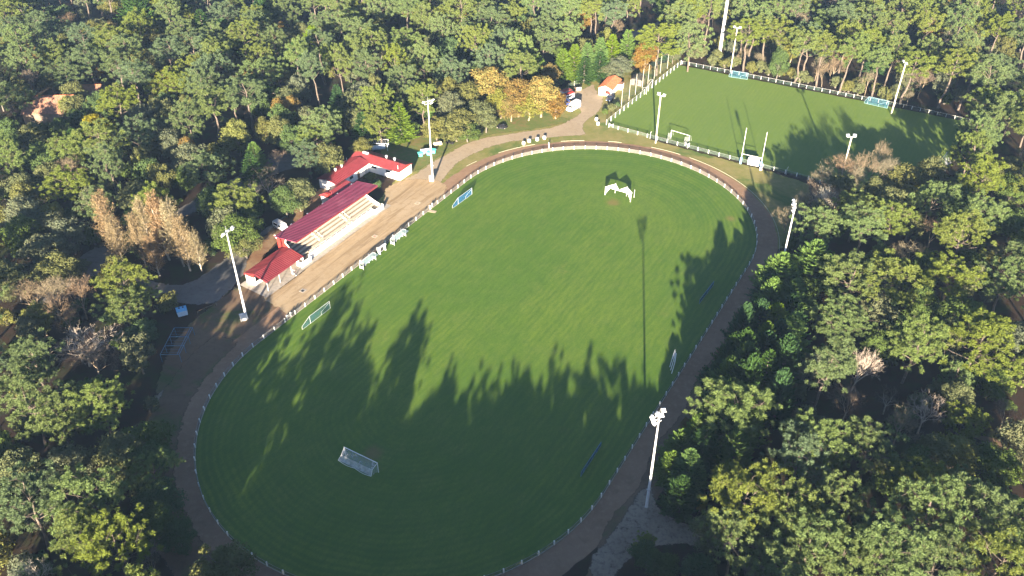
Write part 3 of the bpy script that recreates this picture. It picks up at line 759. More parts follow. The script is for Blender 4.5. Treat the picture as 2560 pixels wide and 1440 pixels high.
# near goal: local x along the goal line, +y is behind the goal
q = uvpx(905, 1162)
g = thing('football_goal', 'white football goal with a sagging net alone on the shaded near end of the pitch', 'goal', W(75.5, 75.0), AX + R_(90))
goal_frame(g, r=.075)
n = MB(); w_, h_ = 3.66, 2.44
quadnet(n, (-w_, .02, h_), (w_, .02, h_), (w_ - .25, 1.2, 1.75), (-w_ + .25, 1.2, 1.75), 12, 5, .55)
for s_ in (-1, 1):
    n.face((s_ * w_, .02, h_), (s_ * (w_ - .25), 1.2, 1.75), (s_ * w_, 1.95, .95), (s_ * w_, .02, .5))
n.build('net', NET_W, g)
n = MB(); quadnet(n, (-w_ + .25, 1.2, 1.75), (w_ - .25, 1.2, 1.75), (w_, 1.95, .95), (-w_, 1.95, .95), 12, 5, .3); n.build('back_net', NET_W2, g)
cd = MB()
for s_ in (-1, 1): cd.path([(s_ * w_, .02, h_), (s_ * (w_ - .25), 1.2, 1.75), (s_ * w_, 1.95, .95)], .04, n=5)
pts = [(-w_ + .25 + (2 * w_ - .5) * i / 12, 1.2, 1.75 - .9 * 4 * (i / 12) * (1 - i / 12) * .5) for i in range(13)]
cd.path(pts, .03, n=5); cd.path([(-w_ + 2 * w_ * i / 12, 1.95, .95 - .35 * abs(math.sin(math.pi * i / 6))) for i in range(13)], .04, n=5)
cd.build('net_cord', WHITE, g)
# far goal with heavy white net on two stanchions
g = thing('football_goal', 'white goal with bunched white net at the sunny far end of the oval pitch', 'goal', W(183.2, 75.1), AX - R_(90))
goal_frame(g, r=.075)
n = MB()
bk = [(-3.66, .35, 2.42), (-1.75, 2.2, 2.9), (-.1, .8, 2.3), (1.55, 2.2, 2.9), (3.9, .6, 2.42)]
for (a, b), (fa, fb) in zip(zip(bk, bk[1:]), ((-3.66, -1.75), (-1.75, -.1), (-.1, 1.55), (1.55, 3.66))):
    quadnet(n, (fa, 0, 2.44), (fb, 0, 2.44), b, a, 8, 5, .2)
N_ = 14                                            # short skirt of net gathered on the bar
top = [(-3.66 + 7.32 * i / N_, .03, 2.42) for i in range(N_ + 1)]
low = [(-3.66 + 7.32 * i / N_, .25, 2.42 - (.15 + .22 * max(0, abs(i / N_ - .45) * 2 - .15))) for i in range(N_ + 1)]
n.add(top + low, [(i, i + 1, N_ + 2 + i, N_ + 1 + i) for i in range(N_)])
for s_ in (-1, 1):
    n.face((s_ * 3.66, 0, 2.42), (s_ * 3.66, .5, 2.4), (s_ * 3.68, .12, .05), (s_ * 3.66, 0, .05))
    n.face((s_ * 3.66, .0, 2.42), (s_ * 2.5, .3, 2.2), (s_ * 3.62, .15, .3))
n.build('net', NET_WD, g)
for x in (-1.75, 1.55): MB().tube((x, 2.2, 0), (x, 2.2, 3.0), .05, n=6).build('net_stanchion', WHITE, g)
st = thing('net_pole', 'thin white pole standing in the grass right of the far white goal', 'pole', ground(1585, 494))
MB().tube((0, 0, 0), (0, 0, 2.4), .05, n=6).build('pole', WHITE, st)
MB().tube((0, 0, 0), (0, 0, .05), .12, n=8).build('foot', GREYM, st)
# folding training goals along the barrier: flat blue-netted frames
GOALW = plain('dull_white_tube', (.45, .46, .45), .5, .05)
def fold_goal(label, p0, p1, net, frac=.72, h=2.0, frame=GOALW, group='folding training goals along the side of the oval pitch', wing=True):
    a, b = ground(*p0), ground(*p1); L = math.hypot(b[0] - a[0], b[1] - a[1]); rz = math.atan2(b[1] - a[1], b[0] - a[0])
    g = thing('training_goal', label, 'training goal', a, rz, group)
    x0 = L * (1 - frac) if wing else 0
    for x in (x0, L): MB().tube((x, 0, 0), (x, 0, h), .038, n=6).build('post', frame, g)
    MB().tube((x0, 0, h), (L, 0, h), .038, n=6).build('crossbar', frame, g)
    n = MB().face((x0, .04, .03), (L, .04, .03), (L, .04, h - .05), (x0, .04, h - .05))
    f = MB()
    if wing:
        f.tube((x0, 0, h), (0, .1, .75), .034, n=6).tube((0, .1, .75), (0, .1, 0), .034, n=6)
        n.face((.25, .05, .03), (x0, .05, .03), (x0, .05, h - .1), (.25, .05, .95))
    f.tube((x0 + (L - x0) * .55, .02, 0), (x0 + (L - x0) * .55, .02, .8), .028, n=6).tube((x0 + (L - x0) * .55, .02, .8), (L, .02, h - .3), .028, n=6)
    f.tube((0 if wing else x0, .03, .04), (L, .03, .04), .03, n=6)
    f.build('side_frame', frame, g); n.build('net', net, g)
    return g
fold_goal('folding goal with bright blue net beside the sunny left barrier', (1132, 521), (1180, 486), NET_B)
fold_goal('folding goal with green-blue net in the tree shadow beside the left barrier', (757, 824), (826, 771), NET_BF)
fold_goal('dark blue folding goal in shade near the far right barrier', (1748, 760), (1783, 714), NET_B, 1, 1.3, BLUEF, wing=False)
fold_goal('slim blue folding goal in deep shade near the lower right barrier', (1452, 1192), (1502, 1116), NET_B, 1, 1.2, BLUEF, wing=False)
g = thing('stacked_goals', 'stack of white goal frames leaning together near the right barrier', 'goal frames', ground(1679, 934), heading(1679, 934, 1692, 886))
for k in range(3):
    m = MB(); m.tube((0 + k * .9, k * .35, 0), (1.4 + k * .9, k * .35 - .2, 1.9), .07, n=6).tube((1.4 + k * .9, k * .35 - .2, 1.9), (4.2 + k * .5, k * .2, 1.9), .07, n=6).tube((4.2 + k * .5, k * .2, 1.9), (3.6 + k * .5, k * .3, 0), .07, n=6)
    m.build('frame', WHITE, g)
MB().face((.4, .3, .2), (3.6, .3, .2), (4.2, .1, 1.8), (1.6, .1, 1.8)).build('net', NET_BF, g)
# second pitch goals
g = thing('football_goal', 'white goal with a hanging net at the left end of the second pitch', 'goal', ground(1623, 226), heading(1612, 240, 1634, 212))
goal_frame(g, 7.0, 2.44, .07)
n = MB(); quadnet(n, (-3.5, 0, 2.44), (3.5, 0, 2.44), (3.5, 1.6, .6), (-3.5, 1.6, .6), 10, 5, .5); n.build('net', NET_W, g)
for x in (-3.5, 3.5): MB().path([(x, 0, 2.4), (x, 1.1, 2.2), (x, 1.7, .05)], .035, n=5).build('net_support', GREYM, g)
g = thing('football_goal', 'plain white goal frame without net just inside the near fence', 'goal', ground(1699, 350), heading(1675, 342, 1724, 357))
goal_frame(g, 6.0, 2.3, .06)
for x in (-3, 3): MB().path([(x, 0, 2.2), (x, .9, 1.9), (x, 1.6, .04)], .03, n=5).build('net_support', GREYM, g)
fg = fold_goal('pale blue folding goal behind the handrail at the left of the far side', (1822, 192), (1868, 199), NET_BF, .86, 2.3, plain('pale_blue_frame', (.30, .42, .50), .5, .05), 'blue goals behind the handrail fence')
fold_goal('pale blue folding goal behind the handrail at the right of the far side', (2160, 258), (2218, 271), NET_BF, .86, 2.5, plain('pale_blue_frame_dull', (.28, .40, .46), .5, .05), 'blue goals behind the handrail fence')
g = thing('football_goal', 'white goal seen end-on in deep shade at the right end of the second pitch', 'goal', ground(2352, 412), heading(2340, 424, 2362, 396))
goal_frame(g, 7.0, 2.44, .07)
n = MB(); quadnet(n, (-3.5, 0, 2.44), (3.5, 0, 2.44), (3.5, -2.0, .05), (-3.5, -2.0, .05), 10, 5, .3); n.build('net', NET_W, g)
# rugby posts
g = thing('rugby_posts', 'tall white rugby posts with pale blue padding on the second pitch', 'rugby posts', ground(1851, 409), heading(1851, 409, 1901, 420))
RWd = math.hypot(ground(1901, 420)[0] - ground(1851, 409)[0], ground(1901, 420)[1] - ground(1851, 409)[1])
for x in (0, RWd):
    p = MB().tube((x, 0, 0), (x, 0, 11.0), .075, .06, 8).build('post', WHITE, g)
    MB().bx(x - .26, x + .26, -.26, .26, .03, 2.0).build('pad', LBLUE, g)
MB().tube((0, 0, 3.1), (RWd, 0, 3.1), .06, n=8).build('crossbar', WHITE, g)
# flag poles of the second pitch
for k, (px, py, lab) in enumerate(((1625, 347, 'thin white corner pole beside the pale floodlight pole'), (1965, 436, 'thin white corner pole at the shaded right end of the near fence'))):
    f = thing('corner_pole', lab, 'pole', ground(px, py), 0, 'thin corner poles')
    MB().path([(0, 0, 0), (0, 0, 1.9), (.25, .05, 2.35)], .04, n=6).build('pole', WHITE, f)
    MB().tube((0, 0, 0), (0, 0, .04), .1, n=8).build('foot', GREYM, f)
# bundles of training poles at the fence
for px, py, lab in ((1673, 348, 'bundle of thin grey training poles leaning left of the plain white goal'), (1714, 358, 'bundle of thin grey training poles leaning by the small fence gate')):
    b = thing('pole_bundle', lab, 'poles', ground(px, py), 0, 'training poles leaning on the near fence')
    for i in range(5): MB().tube((i * .25 - .5, random.uniform(-.1, .1), 0), (i * .25 - .4, random.uniform(-.1, .2), 2.0 + random.uniform(-.2, .2)), .03, n=5).build('pole', GREYM, b)

# ------------------------------------------------------------------ dugouts and small buildings on the pitch side
def dugout(label, u, v, L):
    d = thing('dugout', label, 'dugout', W(u, v), AX, 'clear plastic dugouts with white frames on the left of the oval pitch')
    prof = [(0, 0), (.05, 1.6), (-.35, 2.05), (-1.35, 2.1)]
    for s_ in (0, L):
        m = MB(); m.path([(s_, 0, 0), (s_, .05, 1.6), (s_, -.35, 2.05), (s_, -1.3, 2.1)], .035, n=6); m.tube((s_, -1.1, 0), (s_, -1.1, 2.08), .04, n=6); m.tube((s_, 0, .35), (s_, -1.1, .35), .04, n=6)
        m.tube((s_, .02, .9), (s_, -1.1, .9), .035, n=6); m.build('end_frame', GOALW, d)
        MB().face((s_, -.03, .36), (s_, -1.07, .36), (s_, -1.07, .86), (s_, -.03, .86)).build('end_panel', GOALW, d)
    MB().tube((0, .05, 1.6), (L, .05, 1.6), .045, n=6).tube((0, -.35, 2.06), (L, -.35, 2.06), .06, n=6).build('top_rail', GOALW, d)
    for i in range(1, 6): MB().path([(L * i / 6, 0, .05), (L * i / 6, .05, 1.6), (L * i / 6, -.35, 2.05)], .032, n=5).build('rib', GOALW, d)
    m = MB()
    m.face((.03, .03, .05), (L - .03, .03, .05), (L - .03, .08, 1.58), (.03, .08, 1.58)).face((.03, .08, 1.6), (L - .03, .08, 1.6), (L - .03, -.34, 2.03), (.03, -.34, 2.03))
    m.build('back_sheet', PLEX, d)
    MB().face((.02, -.36, 2.06), (L - .02, -.36, 2.06), (L + .1, -2.1, 2.0), (.12, -2.1, 2.0)).build('roof_sheet', PLEXR, d)
    m = MB().bx(.15, L - .15, -.5, -.15, .42, .48)
    for i in range(4): m.bx(.3 + i * (L - .7) / 3, .38 + i * (L - .7) / 3, -.45, -.2, 0, .415)
    m.build('bench', GREYM, d)
q0, q1 = uvpx(893, 671), uvpx(974, 611)
dugout('plastic dugout with white frame, the one further down towards the shelter', uvpx(897, 671)[0], 113.4, 4.7)
dugout('plastic dugout with white frame, the one nearer the clubhouse end', uvpx(976, 611)[0], 113.4, 4.7)
d = thing('officials_shelter', 'small white rounded officials shelter between the two plastic dugouts', 'shelter', W(uvpx(944, 634)[0], 113.6), AX)
for s_ in (0, 2.1): MB().prism([(0, 0), (.1, 1.2), (-.1, 1.75), (-.5, 2.0), (-1.0, 2.0), (-.65, 1.2), (-.75, 0)], 'x', s_, s_ + .1).build('side_wall', WHITE, d)
sh = MB(); pr = [(.02, .05), (.12, 1.2), (-.08, 1.77), (-.5, 2.03), (-1.05, 2.03)]
for a, b in zip(pr, pr[1:]): sh.face((.101, a[0], a[1]), (2.099, a[0], a[1]), (2.099, b[0], b[1]), (.101, b[0], b[1]))
sh.build('curved_shell', WHITE, d)
MB().bx(.2, 2.0, -.55, -.15, .4, .47).build('bench', GREYM, d)
MB().bx(.9, 1.4, -.5, -.2, .5, 1.2).build('seat_back', DARK, d)
# white box shelter on the second pitch, between the rugby posts
d = thing('team_shelter', 'white plastic team shelter standing between the rugby posts', 'shelter', ground(1868, 411), heading(1866, 413, 1892, 418))
sh = MB(); pr = [(.0, .0), (-.05, 1.2), (.25, 1.75), (.7, 1.95), (1.5, 1.95)]
L = 3.1
for a, b in zip(pr, pr[1:]): sh.add([(0, a[0], a[1]), (L, a[0], a[1]), (L, b[0], b[1]), (0, b[0], b[1]), (0, a[0] + .05, a[1]), (L, a[0] + .05, a[1]), (L, b[0] + .05, b[1] - .04), (0, b[0] + .05, b[1] - .04)], [(0, 1, 2, 3), (4, 5, 6, 7), (0, 3, 7, 4), (1, 2, 6, 5)])
sh.build('curved_shell', WHITE, d)
for x in (0, L): MB().face(*[(x, p[0] + .03, p[1] - .02) for p in pr], (x, 1.5, .0)).build('side_wall', WHITE, d)
MB().bx(.2, L - .2, .5, .9, .4, .46).build('bench', GREYM, d)
d = thing('spare_shelter', 'small white box left beside the rugby shelter', 'box', ground(1902, 425), heading(1866, 413, 1892, 418))
MB().bx(-.35, .35, -.3, .3, 0, .85).build('body', WHITE, d); MB().bx(-.4, .4, -.34, .34, .853, .93).build('lid', GREYM, d)
# electrical cabinets by the masts
for px, py, lab, rz in ((1079, 452, 'white electrical cabinet at the foot of the mast by the gravel road', .3), (609, 800, 'white electrical cabinet at the foot of the mast by the shelter', .5)):
    c = thing('electrical_cabinet', lab, 'cabinet', ground(px, py), rz, 'cabinets at the foot of the left masts')
    MB().bx(-.6, .6, -.35, .35, .1, 1.5).build('body', WHITE, c)
    MB().bx(-.66, .66, -.4, .4, 1.503, 1.6).build('lid', GREYM, c)
    MB().bx(-.7, .7, -.45, .45, 0, .098).build('plinth', CONC, c)
    for x in (-.3, .3): MB().bx(x - .27, x + .27, -.38, -.353, .2, 1.4).build('door', WHITE, c)
# drain covers in the forecourt
for px, py, lab, mm in ((757, 727, 'square drain with a dark grate in the shaded forecourt', DARK), (937, 591, 'square pinkish drain cover halfway along the grandstand forecourt', plain('pink_brick', (.42, .22, .16), .9, .1)), (1044, 508, 'square pale drain cover near the clubhouse end of the forecourt', plain('sandy_cover', (.34, .25, .16), .9, .1))):
    c = thing('drain_cover', lab, 'drain', ground(px, py), AX, 'square drains along the forecourt')
    s_ = .62
    MB().bx(-s_, s_, -s_, -.36, 0, .07).bx(-s_, s_, .36, s_, 0, .07).bx(-s_, -.36, -.359, .359, 0, .07).bx(.36, s_, -.359, .359, 0, .07).build('surround', CONCL if mm is not DARK else CONC, c)
    MB().bx(-.355, .355, -.355, .355, 0, .05).build('grate', mm, c)
# white drums by the road
DRL = [(1309, 361, 'leftmost of the four white drums along the gravel road'), (1323, 355, 'second from the left of the four white drums along the gravel road'), (1343, 351, 'third from the left of the four white drums along the gravel road'), (1361, 347, 'rightmost of the four white drums along the gravel road'), (1491, 301, 'upper of the two white drums by the corner of the second pitch'), (1495, 312, 'lower of the two white drums by the corner of the second pitch')]
d0 = None
for px, py, lab in DRL:
    if d0 is None:
        d0 = thing('marker_drum', lab, 'drum', ground(px, py), 0, 'white drums marking the edge of the gravel road')
        MB().tube((0, 0, 0), (0, 0, .45), .46, .52, 14).tube((0, 0, .45), (0, 0, .9), .52, .44, 14).build('body', WHITE, d0)
        MB().tube((0, 0, .9), (0, 0, .93), .36, .34, 14).build('soil_fill', LEAFG, d0)
        MB().tube((0, 0, .42), (0, 0, .48), .535, n=14).build('hoop', GREYM, d0)
    else: copy_thing(d0, lab, ground(px, py), random.uniform(0, 3))
# plank on the grass
MB().bx(-.5, .5, -1.0, 1.0, 0, .06).build('wooden_mat', plain('sandy_boards', (.36, .29, .2), .9, .15, 2)).location = (*ground(1081, 529), .04)
tag(bpy.data.objects['wooden_mat'], 'flat pale mat on the grass by the barrier gate', 'mat'); bpy.data.objects['wooden_mat'].rotation_euler = (0, 0, AX + .2)

# ------------------------------------------------------------------ odds and ends by the road
c = thing('covered_trailer', 'white sheeted trailer parked beside the teal bins by the tall mast', 'trailer', ground(1068, 383), AX - R_(35))
m = MB(); m.add([(-1.9, -.8, .4), (1.9, -.8, .4), (1.9, .8, .4), (-1.9, .8, .4), (-1.8, -.7, 1.15), (1.7, -.65, 1.0), (1.7, .7, 1.1), (-1.8, .7, 1.3), (0, 0, 1.5)], [(0, 1, 5, 4), (1, 2, 6, 5), (2, 3, 7, 6), (3, 0, 4, 7), (4, 5, 8), (5, 6, 8), (6, 7, 8), (7, 4, 8), (3, 2, 1, 0)])
m.build('cover', plain('white_sheet', (.62, .64, .70), .6, .1, 1.2), c)
for x in (-.8, .8):
    for y in (-.75, .75): MB().tube((x, y - .1, .32), (x, y + .1, .32), .32, n=12).build('wheel', RUB, c)
MB().tube((1.9, 0, .5), (3.0, 0, .45), .05, n=6).build('drawbar', GREYM, c)
bn = None
for px, py, lab in ((1051, 391, 'teal bin at the left end of the white sheeted trailer'), (1073, 388, 'teal bin just left of the tall mast'), (1084, 383, 'teal bin just right of the tall mast')):
    if bn is None:
        bn = thing('wheelie_bin', lab, 'bin', ground(px, py), .4, 'teal bins by the sheeted trailer')
        MB().add([(-.5, -.4, .12), (.5, -.4, .12), (.5, .4, .12), (-.5, .4, .12), (-.65, -.52, 1.05), (.65, -.52, 1.05), (.65, .52, 1.15), (-.65, .52, 1.15)], [(0, 1, 2, 3), (0, 4, 5, 1), (1, 5, 6, 2), (2, 6, 7, 3), (3, 7, 4, 0), (4, 7, 6, 5)]).build('body', TEAL, bn)
        MB().box((0, 0, 1.16), (1.4, 1.15, .08), 0, .09).build('lid', TEAL, bn)
        for x in (-.45, .45): MB().tube((x - .06, .4, .14), (x + .06, .4, .14), .14, n=10).build('wheel', RUB, bn)
    else: copy_thing(bn, lab, ground(px, py), random.uniform(-.6, .6))
c = thing('foam_mat', 'cream-coloured high jump mat lying folded by the hedge right of the trailer', 'mat', ground(1094, 362), AX - R_(30))
MB().box((0, 0, .3), (2.4, 1.1, .55), 0, .05).build('lower_pad', CREAM, c); MB().box((.1, .12, .74), (2.1, 1.0, .28), .08, -.1, .06).build('upper_pad', CREAM, c)
for k, (px, py, lab) in enumerate(((1119, 357, 'left of two dark tyres lying at the hedge foot'), (1130, 359, 'right of two dark tyres lying at the hedge foot'))):
    c = thing('old_tyre', lab, 'tyre', ground(px, py), 0, 'old tyres at the hedge foot')
    m = MB(); N_ = 14
    for i in range(N_):
        a, b = 6.283 * i / N_, 6.283 * (i + 1) / N_; m.tube((.5 * math.cos(a), .5 * math.sin(a), .22), (.5 * math.cos(b), .5 * math.sin(b), .22), .2, n=7, cap=False)
    m.build('tread', RUB, c)
c = thing('tarpaulin_heap', 'heap under a shiny black tarpaulin on the lawn by the round hedge', 'heap', ground(1255, 318))
rr = random.Random(3); vs = []; fs = []; NA, NR = 18, 6
for i in range(NR + 1):
    for j in range(NA):
        a = 6.283 * j / NA; r = i / NR; vs.append((1.75 * r * math.cos(a) * (1 + .12 * math.sin(3 * a)), 1.3 * r * math.sin(a) * (1 + .1 * math.cos(5 * a)), .9 * (1 - r ** 2) ** 1 * (1 + rr.uniform(-.2, .2)) + .03 * rr.random()))
for i in range(NR):
    for j in range(NA): fs.append((i * NA + j, (i + 1) * NA + j, (i + 1) * NA + (j + 1) % NA, i * NA + (j + 1) % NA))
MB().add(vs, fs).build('tarpaulin', TARP, c)
for a in (0.4, 2.0, 3.6, 5.2): MB().box((1.6 * math.cos(a), 1.2 * math.sin(a), .1), (.35, .25, .18), a).build('weight_stone', CONC, c)
# recycling bank
c = thing('recycling_bank', 'blue and white recycling bank under the trees left of the drive', 'bin', ground(457, 786), .45)
MB().add([(-1.0, -.75, .08), (1.0, -.75, .08), (1.0, .75, .08), (-1.0, .75, .08), (-1.1, -.85, 1.35), (1.1, -.85, 1.35), (1.1, .85, 1.35), (-1.1, .85, 1.35)], [(0, 1, 2, 3), (0, 4, 5, 1), (1, 5, 6, 2), (2, 6, 7, 3), (3, 7, 4, 0), (4, 7, 6, 5)]).build('body', plain('pale_blue_white', (.62, .72, .80), .5, .05), c)
MB().prism([(-.88, 1.36), (.88, 1.36), (.45, 1.85), (-.45, 1.85)], 'x', -1.1, 1.1).build('lid', plain('sky_blue_lid', (.12, .38, .62), .5, .06), c)
for x in (-.4, .4): MB().tube((x, -.25, 1.82), (x, .05, 1.9), .17, n=10).build('inlet', DARK, c)
# rail barrier beside it
c = thing('wooden_barrier', 'low broken wooden rail barrier beside the drive entrance', 'barrier', ground(494, 785), heading(494, 785, 540, 765))
BL = math.hypot(ground(513, 774)[0] - ground(494, 785)[0], ground(513, 774)[1] - ground(494, 785)[1])
for x in (0, 2.1, 4.3): MB().tube((x, 0, 0), (x, 0, .75), .09, n=7).build('post', WOODB, c)
MB().tube((0, 0, .68), (2.1, 0, .7), .06, n=6).tube((2.1, 0, .7), (4.3, 0, .66), .06, n=6).build('rail', WOODB, c)
# blue three-bay frame
A0, A1, A2 = ground(406, 905), ground(449, 893), ground(489, 832)
c = thing('steel_frame', 'open pale blue steel frame of three bays at the wood edge', 'frame', (A0[0], A0[1]), math.atan2(ground(452, 816)[1] - A0[1], ground(452, 816)[0] - A0[0]))
FW, FL, FH = 3.9, 8.6, 1.95
for i in range(4):
    y = FL * i / 3
    for x in (0, FW): MB().tube((y, -x, 0), (y, -x, FH), .05, n=6).build('leg', BLUEF, c)
    MB().tube((y, 0, FH), (y, -FW, FH + .12), .05, n=6).build('cross_bar', BLUEF, c)
for x in (0, FW, FW - .45): MB().tube((0, -x, FH + .06 + (.06 if x else -.06)), (FL, -x, FH + .06 + (.06 if x else -.06)), .05, n=6).build('long_bar', BLUEF, c)
m = MB()
for i in range(1, 9): m.tube((FL * i / 9 - .3, -.05, FH + .03), (FL * i / 9 - .3, -FW + .1, FH + .1), .014, n=4)
m.build('wires', BLUEF, c)

# ------------------------------------------------------------------ vehicles
def loft_car(name, label, pxy, rz, stations, paint, wheels, wr=.33, wins=(), group=None, extra=None):
    """stations: (x, half width bottom, z bottom, half width belt, z belt, half width roof, z roof)"""
    t = thing(name, label, 'car' if name != 'white_van' else 'van', pxy, rz, group)
    vs = []; fs = []
    for x, wb, zb, wl, zl, wt, zt in stations:
        vs += [(x, -wb, zb), (x, -wl, (zb + zl) / 2), (x, -wl, zl), (x, -wt, zt), (x, wt, zt), (x, wl, zl), (x, wl, (zb + zl) / 2), (x, wb, zb)]
    n = len(stations)
    for i in range(n - 1):
        for j in range(8): a, b = i * 8 + j, i * 8 + (j + 1) % 8; fs.append((a, b, b + 8, a + 8))
    fs += [tuple(range(8))[::-1], tuple(range((n - 1) * 8, n * 8))]
    b = MB().add(vs, fs).build('body', paint, t)
    S = {s[0]: s for s in stations}
    for nm_, (x0, x1, f0, f1) in wins:      # side glass between two stations, f: fraction belt -> roof
        for sd in (-1, 1):
            pts = []
            for x, f in ((x0, f0), (x1, f0), (x1, f1), (x0, f1)):
                # interpolate the section at x
                ss = sorted(stations); k = max(i for i in range(len(ss)) if ss[i][0] <= x + 1e-6); k = min(k, len(ss) - 2)
                u = (x - ss[k][0]) / (ss[k + 1][0] - ss[k][0]); wl, zl, wt, zt = (ss[k][q] + (ss[k + 1][q] - ss[k][q]) * u for q in (3, 4, 5, 6))
                pts.append((x, sd * (wl + (wt - wl) * f + .012), zl + (zt - zl) * f))
            MB().face(*pts).build(nm_, GLASS, t)
    for x in wheels:
        for sd in (-1, 1):
            y = sd * (stations[2][1] - .02); w_ = MB().tube((x, y - .11, wr), (x, y + .11, wr), wr, n=16).build('wheel', RUB, t)
            MB().tube((x, y - .12, wr), (x, y + .12, wr), wr * .58, n=10).build('rim', GREYM, w_)
    return t
def screen(t, name, x0, z0, x1, z1, w0, w1, mat=GLASS, off=.012):
    d = Vector((z1 - z0, 0, -(x1 - x0))).normalized() * off
    if d.z < 0 and abs(d.z) > abs(d.x): d = -d
    MB().face((x0 + d.x, -w0, z0 + d.z), (x0 + d.x, w0, z0 + d.z), (x1 + d.x, w1, z1 + d.z), (x1 + d.x, -w1, z1 + d.z)).build(name, mat, t)
VANP = plain('white_van_paint', (.80, .80, .80), .3, .03, .6, .5)
rv = heading(1416, 280, 1449, 262)
van = loft_car('white_van', 'white high-roofed panel van parked beside the autumn trees', ground(1433, 274), rv,
    [(-2.75, .80, .75, .88, 1.0, .8, 1.02), (-2.6, .9, .38, .97, 1.1, .85, 1.18), (-1.75, .95, .34, 1.0, 1.28, .90, 1.34), (-1.1, .95, .34, 1.0, 1.3, .86, 2.15), (-.5, .95, .34, 1.0, 1.3, .86, 2.52), (2.6, .95, .34, 1.0, 1.3, .86, 2.55), (2.75, .92, .45, .97, 1.3, .82, 2.45)],
    VANP, (-1.8, 1.7), .34, (('side_window', (-1.25, -.45, .12, .62)),))
screen(van, 'windscreen', -1.78, 1.38, -1.12, 2.1, .86, .80); MB().bx(-2.78, -2.70, -.7, .7, .42, .62).build('bumper', GREYM, van)
for y in (-.7, .7): MB().box((-2.69, y, .92), (.06, .3, .2)).build('headlight', LAMP, van)
for y in (-1.08, 1.08): MB().box((-1.2, y, 1.45), (.12, .16, .3)).build('mirror', DARK, van)
SUVP = plain('dark_navy_paint', (.012, .018, .035), .22, .1, .6, .6)
car_st = [(-2.2, .70, .5, .78, .75, .72, .78), (-2.05, .82, .32, .86, .82, .78, .92), (-.95, .84, .28, .88, .95, .80, 1.0), (-.25, .84, .28, .88, .98, .66, 1.52), (1.3, .84, .28, .88, .98, .66, 1.56), (1.95, .82, .32, .86, .98, .70, 1.15), (2.15, .78, .42, .82, .9, .74, .98)]
suv = loft_car('parked_car', 'dark navy car parked against the right side of the white hut', ground(1526, 250), heading(1518, 258, 1534, 242), car_st, SUVP, (-1.35, 1.35), .34, (('side_window', (-.55, .45, .15, .85)), ('side_window', (.5, 1.5, .15, .85))))
screen(suv, 'windscreen', -.9, 1.03, -.3, 1.46, .74, .64); screen(suv, 'rear_window', 1.9, 1.2, 1.4, 1.5, .70, .62)
MB().box((2.17, 0, .72), (.02, .9, .22)).build('number_plate', WHITE, suv)
for y in (-.6, .6): MB().box((-2.19, y, .68), (.06, .3, .14)).build('headlight', LAMP, suv)
bl = loft_car('parked_car', 'small bright blue car half hidden behind the white panel van', ground(1414, 263), heading(1405, 266, 1426, 258), [(x * .85, a, b, c_, d_, e, f_) for x, a, b, c_, d_, e, f_ in car_st], plain('bright_blue_paint', (.03, .10, .42), .3, .08, .6, .6), (-1.15, 1.15), .3, (('side_window', (-.45, .4, .15, .85)),))
screen(bl, 'windscreen', -.76, 1.03, -.25, 1.46, .72, .62); screen(bl, 'rear_window', 1.62, 1.2, 1.2, 1.5, .68, .60)
rt = loft_car('red_topped_van', 'white van with a red roof parked behind the small blue car', ground(1419, 250), heading(1409, 254, 1432, 246), [(-2.3, .8, .4, .9, 1.0, .85, 1.9), (-2.2, .9, .35, .95, 1.1, .88, 2.1), (2.1, .9, .35, .95, 1.1, .88, 2.2), (2.2, .85, .4, .92, 1.1, .84, 2.1)], VANP, (-1.3, 1.3), .32, (('side_window', (-1.4, .9, .15, .7)),))
MB().add([(-2.3, -.95, 2.2), (2.3, -.95, 2.26), (2.3, .95, 2.26), (-2.3, .95, 2.2), (-2.1, 0, 2.5), (2.1, 0, 2.55)], [(0, 1, 5, 4), (2, 3, 4, 5), (1, 2, 5), (3, 0, 4), (3, 2, 1, 0)]).build('roof', REDB, rt)
cv = thing('caravan', 'low white caravan with a dull red roof nearest the teal-grey bins by the trees', 'caravan', ground(1415, 240), heading(1405, 243, 1428, 237))
MB().prism([(-2.0, .35), (2.0, .35), (2.05, 1.5), (1.7, 2.0), (-1.7, 2.0), (-2.05, 1.4)], 'y', -.95, .95).build('body', VANP, cv)
MB().bx(-1.75, 1.75, -1.0, 1.0, 2.003, 2.1).build('roof', plain('dull_red_felt', (.34, .09, .07), .8, .15), cv)
for y in (-.97, .97): MB().box((0, y, 1.35), (1.2, .02, .5)).build('window', GLASS, cv); MB().tube((0, y * .9 - .1, .3), (0, y * .9 + .1, .3), .3, n=12).build('wheel', RUB, cv)
MB().tube((-2.0, 0, .45), (-2.9, 0, .42), .05, n=6).build('drawbar', GREYM, cv)
for px, py, lab, mm in ((1438, 226, 'leftmost, brownish one of three small bins by the car park lawn', WOODB), (1444, 226, 'middle, pale one of three small bins by the car park lawn', WHITE), (1450, 225, 'rightmost, cream one of three small bins by the car park lawn', CREAM)):
    c = thing('small_bin', lab, 'bin', ground(px, py), 0, 'bins by the car park lawn')
    MB().add([(-.3, -.3, .05), (.3, -.3, .05), (.3, .3, .05), (-.3, .3, .05), (-.38, -.38, 1.1), (.38, -.38, 1.1), (.38, .38, 1.15), (-.38, .38, 1.15)], [(0, 1, 2, 3), (0, 4, 5, 1), (1, 5, 6, 2), (2, 6, 7, 3), (3, 7, 4, 0), (4, 7, 6, 5)]).build('body', mm, c)
    MB().box((0, 0, 1.18), (.85, .85, .07), 0, .06).build('lid', DARK, c)
